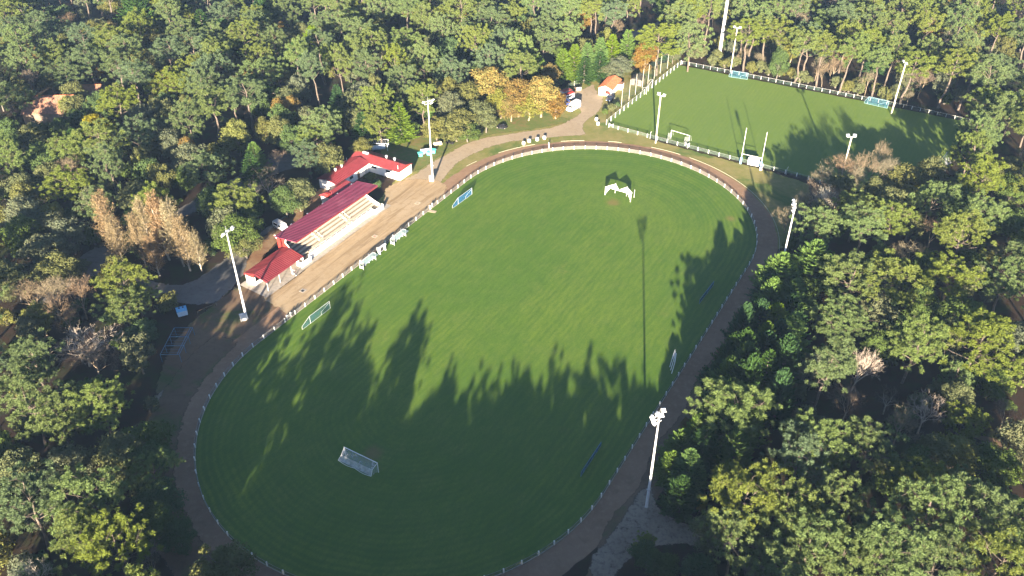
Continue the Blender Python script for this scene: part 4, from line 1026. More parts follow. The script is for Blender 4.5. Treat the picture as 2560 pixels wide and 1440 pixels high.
# pickup behind the stand
pk = loft_car('pickup_truck', 'white off-road pickup with a grey canopy parked behind the grandstand', ground(705, 573), heading(690, 563, 716, 577) , [(-2.4, .8, .5, .86, .95, .80, 1.0), (-1.0, .86, .45, .9, 1.0, .82, 1.02), (-.99, .86, .45, .9, 1.0, .80, 1.75), (2.3, .86, .45, .9, 1.0, .80, 1.82), (2.4, .82, .5, .88, 1.0, .78, 1.75)], VANP, (-1.5, 1.5), .38, (('side_window', (-.85, .1, .15, .8)), ('side_window', (.4, 2.0, .15, .8))))
pk.rotation_euler.z += math.pi
screen(pk, 'windscreen', -1.02, 1.08, -1.0, 1.66, .74, .70, off=.02); MB().bx(.3, 2.32, -.78, .78, 1.83, 1.90).build('canopy', plain('grey_canopy', (.42, .40, .42), .6, .1), pk)
for y in (-.6, .6): MB().box((-2.42, y, .78), (.05, .28, .2)).build('headlight', LAMP, pk)

# ------------------------------------------------------------------ people (two, standing by the shelter)
SKIN = plain('skin', (.50, .32, .24), .6, .05); HAIR = plain('dark_hair', (.03, .022, .018), .7, .1)
def person(label, p, rz, top, legs, shoe, lean=0.0, arm=.25):
    import bmesh
    def grow(nodes, edges, name, mat, par=None):
        me = bpy.data.meshes.new(name); me.from_pydata([n[:3] for n in nodes], edges, [])
        o = bpy.data.objects.new(name, me); COL.objects.link(o)
        if par: o.parent = par
        sk = o.modifiers.new('skin', 'SKIN'); sk.use_smooth_shade = True
        o.modifiers.new('sub', 'SUBSURF').levels = 1; o.modifiers['sub'].render_levels = 1
        for i, n in enumerate(nodes): me.skin_vertices[0].data[i].radius = (n[3], n[4] if len(n) > 4 else n[3])
        me.skin_vertices[0].data[0].use_root = True
        me.materials.append(mat); return o
    # body: pelvis, chest, neck, head; legs; arms
    nd = [(0, 0, .95, .13, .11), (0, .01, 1.15, .14, .10), (0, .02, 1.36, .17, .11), (0, .02, 1.48, .06), (0, .0, 1.60, .085, .10), (0, .0, 1.70, .07, .085),
          (.10, 0, .88, .095), (.13, -.02, .50, .065), (.14, .02, .10, .045), (.14, -.13, .04, .04),
          (-.10, 0, .88, .095), (-.12, .04, .50, .065), (-.14, .08, .10, .045), (-.14, -.07, .04, .04),
          (.22, .02, 1.40, .06), (.29, -.01, 1.13, .045), (.27, -arm, .93, .036), (.26, -arm - .08, .86, .03),
          (-.22, .02, 1.40, .06), (-.29, .02, 1.13, .045), (-.28, -.12, .90, .036), (-.27, -.16, .82, .03)]
    ed = [(0, 1), (1, 2), (2, 3), (3, 4), (4, 5), (0, 6), (6, 7), (7, 8), (8, 9), (0, 10), (10, 11), (11, 12), (12, 13), (2, 14), (14, 15), (15, 16), (16, 17), (2, 18), (18, 19), (19, 20), (20, 21)]
    b = grow(nd, ed, 'person', SKIN)
    tag(b, label, 'person', 'people by the shelter'); b.location = (p[0], p[1], .04); b.rotation_euler = (0, lean, rz)
    g = .018
    tp = [(x, y, z, *(r + g for r in rr_)) for x, y, z, *rr_ in (nd[0], nd[1], nd[2], nd[14], nd[15], nd[16], nd[18], nd[19], nd[20])]
    grow(tp, [(0, 1), (1, 2), (2, 3), (3, 4), (4, 5), (2, 6), (6, 7), (7, 8)], 'jacket', top, b)
    lg = [(x, y, z, *(r + g * .8 for r in rr_)) for x, y, z, *rr_ in (nd[0], nd[6], nd[7], nd[8], nd[10], nd[11], nd[12])]
    grow(lg, [(0, 1), (1, 2), (2, 3), (0, 4), (4, 5), (5, 6)], 'trousers', legs, b)
    for k in (8, 12):
        x, y, z = nd[k][:3]; MB().box((x, y - .07, .045), (.11, .28, .09)).build('shoe', shoe, b)
    h = MB(); NA = 10
    for i in range(5):
        for j in range(NA):
            th, ph = i / 5 * 1.75, 6.283 * j / NA; th2, ph2 = (i + 1) / 5 * 1.75, 6.283 * (j + 1) / NA
            P = lambda t, f: (.098 * math.sin(t) * math.cos(f), .012 + .115 * math.sin(t) * math.sin(f), 1.655 + .125 * math.cos(t))
            h.face(P(th, ph), P(th2, ph), P(th2, ph2), P(th, ph2))
    h.build('hair', HAIR, b)
    MB().box((0, -.108, 1.625), (.025, .04, .05)).build('nose', SKIN, b)
    for x in (-.035, .035): MB().box((x, -.098, 1.655), (.025, .012, .014)).build('eye', DARK, b)
    return b
person('person in dark clothes and white shoes standing by the front of the shelter', ground(740, 689), 2.2, plain('dark_jacket', (.02, .02, .028), .8), plain('dark_trousers', (.028, .03, .045), .8), WHITE, .05)
person('person in pale grey clothes standing just left of the one in dark clothes', ground(734, 686), 1.2, plain('grey_jacket', (.30, .32, .34), .8), plain('blue_grey_trousers', (.12, .15, .19), .8), WHITE, -.04)
# ------------------------------------------------------------------ trees
def quad_mesh(name, Q, mat, extra=None, smooth=False):
    """Q: (N,4,3) array of loose leaf quads -> mesh data"""
    N = len(Q); me = bpy.data.meshes.new(name)
    me.vertices.add(N * 4); me.vertices.foreach_set('co', Q.reshape(-1).astype(np.float32))
    me.loops.add(N * 4); me.loops.foreach_set('vertex_index', np.arange(N * 4, dtype=np.int32))
    me.polygons.add(N); me.polygons.foreach_set('loop_start', np.arange(0, N * 4, 4, dtype=np.int32))
    try: me.polygons.foreach_set('loop_total', np.full(N, 4, dtype=np.int32))
    except Exception: pass
    me.update(calc_edges=True); me.validate(); me.materials.append(mat); return me
def unit(a): return a / (np.linalg.norm(a, axis=-1, keepdims=True) + 1e-9)
def rdir(n, up=0.0, r=RNG):
    d = unit(r.normal(size=(n, 3))); d[:, 2] += up; return unit(d)
def blades(c, d, L, w, r=RNG, tip=.45):
    """flat blades from c along d"""
    s = unit(np.cross(d, unit(r.normal(size=d.shape)))); L = np.asarray(L)[:, None]; w = np.asarray(w)[:, None]
    p0 = c; p1 = c + d * L
    return np.stack([p0 - s * w * .5, p0 + s * w * .5, p1 + s * w * tip, p1 - s * w * tip], 1)
def leaves(c, nrm, size, r=RNG):
    t = unit(np.cross(nrm, unit(r.normal(size=nrm.shape)))); b = np.cross(nrm, t); s = np.asarray(size)[:, None]
    return np.stack([c - t * s * .5 - b * s * .32, c + t * s * .5 - b * s * .32, c + t * s * .5 + b * s * .32, c - t * s * .5 + b * s * .32], 1)

def trunk_mesh(name, segs, mat):
    """segs: list of (p0, p1, r0, r1)"""
    m = MB()
    for p0, p1, r0, r1 in segs: m.tube(p0, p1, r0, r1, 7 if r0 > .12 else 5 if r0 > .05 else 3, cap=False)
    me = bpy.data.meshes.new(name); me.from_pydata(m.v, [], m.f); me.update(); me.materials.append(mat)
    me.polygons.foreach_set('use_smooth', [True] * len(me.polygons)); return me
def bend(p0, p1, r0, r1, r, k=3, amp=.25):
    p0, p1 = np.array(p0, float), np.array(p1, float); L = np.linalg.norm(p1 - p0); pts = [p0]
    for i in range(1, k): pts.append(p0 + (p1 - p0) * i / k + r.normal(size=3) * amp * L * .12)
    pts.append(p1)
    return [(tuple(pts[i]), tuple(pts[i + 1]), r0 + (r1 - r0) * i / k, r0 + (r1 - r0) * (i + 1) / k) for i in range(k)]

def make_pine(seed, R, H, c0, clusters, per, puff, flat=.55, lean=.05):
    """maritime pine: bare trunk, limbs, clusters of needle tufts. c0: crown base as a share of H"""
    r = np.random.default_rng(seed); segs = []; Q = []
    lx = r.normal() * lean * H; ly = r.normal() * lean * H
    top = np.array([lx, ly, H * .93]); segs += bend((0, 0, 0), top, .20 + H * .006, .06, r, 6, .10)
    def axis(t): return np.array([lx * t, ly * t, H * .93 * t])
    hc = H * (1 - c0)
    for i in range(clusters):
        f = (i + r.uniform(.1, .9)) / clusters
        az = i * 2.399 + r.uniform(-.5, .5)
        z = H * c0 + hc * (f ** .8) * .93
        e = math.sqrt(max(.06, 1 - ((f - .38) / .70) ** 2)); rad = R * e * r.uniform(.55, 1.0) * (1 if f < .9 else .4)
        c = axis(min(1, z / H)) + np.array([rad * math.cos(az), rad * math.sin(az), 0]); c[2] = z
        at = axis(max(.3, (z - rad * .45) / H * .98))
        segs += bend(at, c, .05 + .05 * (1 - f), .025, r, 3, .5)
        cs = R * r.uniform(.22, .40)
        n = max(3, int(per * r.uniform(.6, 1.4)))
        pc = c + r.normal(size=(n, 3)) * cs * np.array([.75, .75, flat * .8])
        for p in pc:
            pr = puff * r.uniform(.6, 1.3); nb = int(130 * pr ** 1.2) + 18
            d = rdir(nb, .55, r)
            Q.append(blades(p + d * pr * .08, d, pr * r.uniform(.7, 1.1, nb), pr * r.uniform(.06, .12, nb) + .02, r, .35))
            if r.random() < .3: segs.append((tuple(c), tuple(p), .03, .015))
    # a few dead lower stubs
    for i in range(4):
        a = r.uniform(0, 6.28); z = H * r.uniform(c0 * .5, c0); b = axis(z / H); segs.append((tuple(b), tuple(b + np.array([math.cos(a) * R * .35, math.sin(a) * R * .35, r.uniform(-.3, .5)])), .035, .01))
    return np.concatenate(Q), segs

def make_oak(seed, R, H, lumps=64, nl=95, leaf=.34, open_=0.0, zlow=.12, lump=.27):
    """holm oak and other round broadleaf crowns: leaf clumps through and over a lumpy dome"""
    r = np.random.default_rng(seed); segs = []; Q = []
    zc = H * (.5 + zlow * .5); rz = H * (.5 - zlow * .5)
    segs += bend((0, 0, 0), (r.normal() * .2, r.normal() * .2, zc), .28, .14, r, 3, .3)
    ph = r.uniform(0, 6.28, 4)
    for i in range(lumps):
        d = rdir(1, .35, r)[0]
        k = r.uniform(.66, 1.0) if r.random() < .8 else r.uniform(.25, .66)
        wob = 1 + .17 * math.sin(3 * math.atan2(d[1], d[0]) + ph[0]) + .12 * math.sin(5 * math.atan2(d[1], d[0]) + ph[1] + 3 * d[2])
        c = np.array([d[0] * R * k * wob * .84, d[1] * R * k * wob * .84, zc + d[2] * rz * k * .86])
        lr = R * lump * r.uniform(.6, 1.35); n = int(nl * (1 - open_))
        dd = rdir(n, .3, r); rr_ = lr * r.uniform(.55, 1.08, n)[:, None]
        Q.append(leaves(c + dd * rr_ * np.array([1, 1, .8]), unit(dd + r.normal(size=dd.shape) * .55), leaf * r.uniform(.6, 1.35, n), r))
        if i % 3 == 0: segs += bend((0, 0, zc * r.uniform(.5, .95)), c, .07, .02, r, 3, .5)
    return np.concatenate(Q), segs

def grow_branches(r, base, d0, L0, r0, depth, spread, nsub, up, out, shrink=.72, depth0=None):
    """bare crown: recursive forking; out gets (p0,p1,r0,r1,level)"""
    st = [(np.array(base, float), unit(np.array(d0, float)), L0, r0, 0)]
    while st:
        p, d, L, rad, lv = st.pop()
        k = 2 if lv < 4 else 1
        for i in range(k):
            d2 = unit(d + r.normal(size=3) * .12); d2[2] += up * .1; d2 = unit(d2)
            q = p + d2 * L / k; out.append((tuple(p), tuple(q), rad, rad * .82, lv)); p = q; d = d2; rad *= .82
        if lv >= depth: continue
        n = nsub[min(lv, len(nsub) - 1)]
        a0 = r.uniform(0, 6.28); s = d.copy(); a = unit(np.cross(s, [0.3, .8, .5])); b = np.cross(s, a)
        for i in range(n):
            ang = spread * r.uniform(.55, 1.25); az = a0 + 6.283 * i / n + r.uniform(-.4, .4)
            nd = s * math.cos(ang) + (a * math.cos(az) + b * math.sin(az)) * math.sin(ang); nd[2] += up
            st.append((p - d * L * r.uniform(0, .35), unit(nd), L * shrink * r.uniform(.75, 1.15), rad * (.72 if n > 1 else .9), lv + 1))
def make_bare(seed, H, trunk, spread, depth, nsub, up, stems=1, leafn=0, leaf=.2, shrink=.74, r0=.2):
    r = np.random.default_rng(seed); out = []
    for s in range(stems):
        a = s * 2.4; off = .35 * (stems > 1)
        grow_branches(r, (off * math.cos(a), off * math.sin(a), 0), (off * .6 * math.cos(a) + r.normal() * .05, off * .6 * math.sin(a) + r.normal() * .05, 1), H * trunk, r0, depth, spread, nsub, up, out, shrink)
    zt = max(o[1][2] for o in out); k = H / zt
    out = [(tuple(np.array(a) * k), tuple(np.array(b) * k), ra, rb, lv) for a, b, ra, rb, lv in out]
    big = [o[:4] for o in out if o[4] <= 2]; tw = [o for o in out if o[4] > 2]
    # twigs as flat strips, plus tiny side shoots
    P0 = np.array([o[0] for o in tw]); P1 = np.array([o[1] for o in tw]); rad = np.array([o[2] for o in tw])
    Q = [strips(P0, P1, np.maximum(rad * 1.6, .022), r)]
    m = 3
    t = r.random((len(P0), m))[:, :, None]; b = P0[:, None] + (P1 - P0)[:, None] * t
    d = unit(np.repeat(unit(P1 - P0)[:, None], m, 1) + r.normal(size=b.shape) * .5 + np.array([0, 0, up * .6])); L = r.uniform(.35, .9, (len(P0), m))[:, :, None]
    Q.append(strips(b.reshape(-1, 3), (b + d * L).reshape(-1, 3), np.full(b.shape[0] * m, .020), r))
    if leafn:
        idx = r.integers(0, len(P0), leafn); c = P0[idx] + (P1 - P0)[idx] * r.random((leafn, 1)) + r.normal(size=(leafn, 3)) * .25
        LQ = leaves(c, rdir(leafn, .3, r), leaf * r.uniform(.6, 1.3, leafn), r)
    else: LQ = None
    return np.concatenate(Q), big, LQ
def strips(p0, p1, w, r):
    d = unit(p1 - p0); s = unit(np.cross(d, unit(r.normal(size=d.shape)))); w = np.asarray(w)[:, None]
    return np.stack([p0 - s * w * .5, p0 + s * w * .5, p1 + s * w * .4, p1 - s * w * .4], 1)

def make_cypress(seed, R, H, n=120, z0=.06, el=(.25, .75), power=1.0, blade=.24, droop=0.0, top=.94):
    """cypress: feathery sprays thrown out and up from the stem"""
    r = np.random.default_rng(seed); segs = bend((0, 0, 0), (r.normal() * .1, r.normal() * .1, H * .80), .24, .05, r, 5, .1); Q = []
    for i in range(n):
        f = (i + r.random()) / n; z = H * (z0 + (top - z0) * f * .9)
        L = R * (1 - f) ** power * r.uniform(.75, 1.12) + R * .16
        az = i * 2.399 + r.uniform(-.4, .4); e = el[0] + (el[1] - el[0]) * f + r.uniform(-.12, .12)
        k = 9; pts = []; p = np.array([0, 0, z])
        d = np.array([math.cos(az) * math.cos(e), math.sin(az) * math.cos(e), math.sin(e)])
        for j in range(k + 1):
            pts.append(p.copy()); d2 = d.copy(); d2[2] += (.35 - droop) * j / k; p = p + unit(d2) * L / k * 1.05
        pts = np.array(pts)
        segs.append((tuple(pts[0]), tuple(pts[5]), .04, .015))
        for j in range(2, k + 1):
            c = pts[j]; ax = unit(pts[j] - pts[j - 1]); side = unit(np.cross(ax, [0, 0, 1.0])); up = np.cross(side, ax)
            w = L * .30 * math.sin(math.pi * (j / k) ** .8 * .93 + .12)
            m = 5
            for s in (-1, 1):
                dd = unit(ax * .95 + side * s * r.uniform(.5, 1.0, (m, 1)) + up * r.uniform(-.05, .45, (m, 1)) + r.normal(size=(m, 3)) * .12)
                Q.append(blades(np.repeat(c[None], m, 0) - ax * L / k * r.random((m, 1)), dd, np.full(m, max(.3, w)) * r.uniform(.7, 1.2, m), np.full(m, blade * (.4 + .09 * L)) * r.uniform(.6, 1.2, m), r, .22))
    return np.concatenate(Q), segs

BARK = plain('pine_bark', (.125, .098, .078), .95, .3, 3); BARKG = plain('grey_bark', (.14, .12, .10), .95, .25, 3)
BARKP = plain('pale_bark', (.40, .34, .27), .9, .25, 2); BARKT = plain('tan_bark', (.26, .20, .14), .95, .2, 2)
F = {
 'pine': {'yellow-green': foliage('pine_yellow_green', (.185, .235, .058), (.112, .155, .044)), 'mid-green': foliage('pine_mid_green', (.190, .232, .062), (.112, .148, .048)),
          'blue-green': foliage('pine_blue_green', (.150, .200, .085), (.085, .122, .058))},
 'oak': {'olive': foliage('oak_olive', (0.155, 0.155, 0.057), (0.087, 0.099, 0.037), .2), 'grey-green': foliage('oak_grey_green', (0.151, 0.157, 0.088), (0.083, 0.099, 0.057), .2),
         'dark green': foliage('oak_dark_green', (0.095, 0.137, 0.044), (0.053, 0.085, 0.027), .2)},
 'cypress': {'bright green': foliage('cypress_bright', (.165, .240, .040), (.095, .165, .030), .25), 'deep green': foliage('cypress_deep', (0.062, 0.121, 0.032), (0.038, 0.081, 0.024), .25)},
 'autumn': {'orange': foliage('autumn_orange', (.30, .140, .020), (.175, .15, .034), .3), 'yellow': foliage('autumn_yellow', (.22, .20, .03), (.14, .15, .032), .3),
            'russet': foliage('autumn_russet', (.21, .125, .042), (.15, .125, .042), .3)},
 'bare': {'tan': foliage('twigs_tan', (.215, .170, .110), (.155, .122, .080), .05), 'grey-brown': foliage('twigs_grey', (0.209, 0.171, 0.127), (0.154, 0.127, 0.094), .05),
          'pale': foliage('twigs_pale', (0.528, 0.462, 0.374), (0.396, 0.341, 0.275), .05)},
 'poplar': {'golden-brown': foliage('poplar_leaves', (.27, .20, .10), (.19, .145, .085), .2)},
}
PROTO = {}
def proto(kind, crown, segs, R, H, bark, mat):
    cm = quad_mesh('crown', crown, mat); tm = trunk_mesh('trunk', segs, bark); PROTO.setdefault(kind, []).append((cm, tm, R, H))
for i in range(7):     # broad, lumpy pines
    R = 4.6 + .35 * (i % 3); proto('pine', *make_pine(100 + i, R, 14.5 + i * .4, .42 + .04 * (i % 3), 17 + i % 4, 14, .56), R, 14.5 + i * .4, BARK, F['pine']['mid-green'])
for i in range(4):     # tall pines with a long bare trunk
    proto('tall', *make_pine(140 + i, 3.9, 19, .62, 13, 13, .55, .6, .03), 3.9, 19, BARK, F['pine']['mid-green'])
for i in range(3):     # young, full pines
    proto('young', *make_pine(160 + i, 3.2, 8.5, .14, 18, 10, .48, .8, .02), 3.2, 8.5, BARK, F['pine']['mid-green'])
for i in range(6):
    R = 4.4 + .3 * (i % 3); proto('oak', *make_oak(200 + i, R, 9.4 + .4 * i, 66, 150, .27, 0, .05), R, 9.4 + .4 * i, BARKG, F['oak']['olive'])
for i in range(3): proto('bush', *make_oak(230 + i, 1.7, 2.6, 26, 95, .19, 0, .02, .36), 1.7, 2.6, BARKG, F['oak']['olive'])
for i in range(3): proto('autumn', *make_oak(250 + i, 4.4, 10.5, 70, 150, .26, .12, .02), 4.4, 10.5, BARKT, F['autumn']['orange'])
for i in range(3): proto('cypress', *make_cypress(270 + i, 4.6, 11, 150, .05, (.15, .95), .8, .26), 4.6, 11, BARKG, F['cypress']['bright green'])
for i in range(3): proto('conifer', *make_cypress(280 + i, 3.5, 12.5, 190, .05, (.05, .5), .85, .22, .15), 3.5, 12.5, BARKG, F['cypress']['bright green'])
def barep(kind, seed, H, bark, mat, **k):
    q, s, lq = make_bare(seed, H, **k)
    if lq is not None: q = np.concatenate([q, lq])
    R = np.abs(q[:, :, :2]).max() * .8; proto(kind, q, s, float(R), H, bark, mat)
for i in range(5): barep('bare', 300 + i, 10.5, BARKT, F['bare']['tan'], trunk=.24, spread=.55, depth=6, nsub=(4, 3, 3, 3, 2, 2), up=.10, leafn=250, leaf=.16)
for i in range(2): barep('open', 320 + i, 10, BARKP, F['bare']['pale'], trunk=.2, spread=.62, depth=5, nsub=(5, 3, 3, 3, 2), up=.12, r0=.24)
def make_poplar(seed, H, R):
    r = np.random.default_rng(seed); segs = bend((0, 0, 0), (r.normal() * .3, r.normal() * .3, H * .97), .20, .03, r, 6, .1); P0 = []; P1 = []; Wd = []
    for i in range(95):
        f = ((i + r.random()) / 95) ** .9; z = H * (.05 + .85 * f); L = R * (1.9 - 1.25 * f) * r.uniform(.7, 1.15)
        az = i * 2.399 + r.uniform(-.4, .4); e = r.uniform(.95, 1.25)
        d = np.array([math.cos(az) * math.cos(e), math.sin(az) * math.cos(e), math.sin(e)]); a = np.array([0, 0, z]); b = a + d * L
        if i % 2: segs.append((tuple(a), tuple(b), .05, .012))
        P0.append(a); P1.append(b); Wd.append(.07)
        for k in range(15):
            t = r.uniform(.15, 1); c = a + (b - a) * t; d2 = unit(d + r.normal(size=3) * .38); q = c + d2 * L * r.uniform(.15, .38); P0.append(c); P1.append(q); Wd.append(.03)
            for _ in range(3):
                t2 = r.random(); c2 = c + (q - c) * t2; P0.append(c2); P1.append(c2 + unit(d2 + r.normal(size=3) * .45) * r.uniform(.3, .8)); Wd.append(.02)
    P0 = np.array(P0); P1 = np.array(P1); Q = strips(P0, P1, np.array(Wd), r)
    n = 3400; idx = r.integers(0, len(P0), n); c = P0[idx] + (P1 - P0)[idx] * r.random((n, 1)) + r.normal(size=(n, 3)) * .12
    return np.concatenate([Q, leaves(c, rdir(n, .2, r), .2 * r.uniform(.6, 1.3, n), r)]), segs
for i in range(3): proto('poplar', *make_poplar(340 + i, 17, 3.0), 3.0, 17, BARKP, F['poplar']['golden-brown'])
KEEP = [(95, 240, 145, 295), (212, 230, 238, 240), (205, 615, 250, 670), (440, 510, 475, 535), (710, 390, 740, 410), (355, 690, 560, 760), (400, 805, 495, 900), (440, 765, 475, 795), (350, 940, 480, 1040), (925, 350, 975, 385), (1400, 190, 1560, 330), (1565, 60, 1640, 95), (1795, 60, 1830, 150), (1490, 1250, 1660, 1440), (1290, 1340, 1500, 1440), (680, 545, 730, 585), (2330, 370, 2370, 420), (2110, 340, 2150, 390)]
def covers(x, y, H, wd):
    """would a tree here hide one of the open spots the photo shows?"""
    for hz in (.35, .75):
        px, py = pixel(x, y, H * hz); r = wd * .42 * FPX / math.sqrt(x * x + y * y + CAM_H ** 2)
        for a, b, c, d in KEEP:
            if a - r < px < c + r and b - r * .8 < py < d + r * .8: return True
    return False
TREES = []
CATS = {'pine': ('pine_tree', 'pine tree', 'pines of the surrounding wood'), 'tall': ('pine_tree', 'pine tree', 'pines of the surrounding wood'), 'young': ('pine_tree', 'pine tree', 'pines of the surrounding wood'),
        'oak': ('evergreen_oak', 'oak tree', 'evergreen oaks of the surrounding wood'), 'bush': ('bush', 'bush', 'bushes under and beside the trees'),
        'autumn': ('autumn_tree', 'autumn tree', 'broadleaf trees in autumn colour'), 'cypress': ('cypress_tree', 'cypress', 'cypresses with feathery sprays'), 'conifer': ('cypress_tree', 'cypress', 'cypresses with feathery sprays'),
        'bare': ('bare_tree', 'bare tree', 'leafless trees of the wood'), 'open': ('bare_tree', 'bare tree', 'leafless trees of the wood'), 'poplar': ('poplar_tree', 'poplar', 'golden poplars by the drive')}
MATK = {'pine': 'pine', 'tall': 'pine', 'young': 'pine', 'oak': 'oak', 'bush': 'oak', 'autumn': 'autumn', 'cypress': 'cypress', 'conifer': 'cypress', 'bare': 'bare', 'open': 'bare', 'poplar': 'poplar'}
RT = random.Random(5)
def plant(kind, x, y, H, Wd, tint, rz=None, var=None):
    v = var if var is not None else RT.randrange(len(PROTO[kind])); cm, tm, R, H0 = PROTO[kind][v % len(PROTO[kind])]
    nm, cat, grp = CATS[kind]
    root = bpy.data.objects.new(nm, None); COL.objects.link(root); root.empty_display_size = .5
    root.location = (x, y, 0); root.rotation_euler = (0, 0, RT.uniform(0, 6.28) if rz is None else rz)
    s = Wd / (2 * R); root.scale = (s, s, H / H0)
    for me, nn in ((cm, 'crown'), (tm, 'trunk')):
        o = bpy.data.objects.new(nn, me); COL.objects.link(o); o.parent = root
        if nn == 'crown':
            o.material_slots[0].link = 'OBJECT'; o.material_slots[0].material = F[MATK[kind]][tint]
    root['category'] = cat; root['group'] = grp
    TREES.append((root, kind, x, y, H, Wd, tint)); return root
def at_px(px, py, H, f=.68):
    return ground(px, py, H * f)

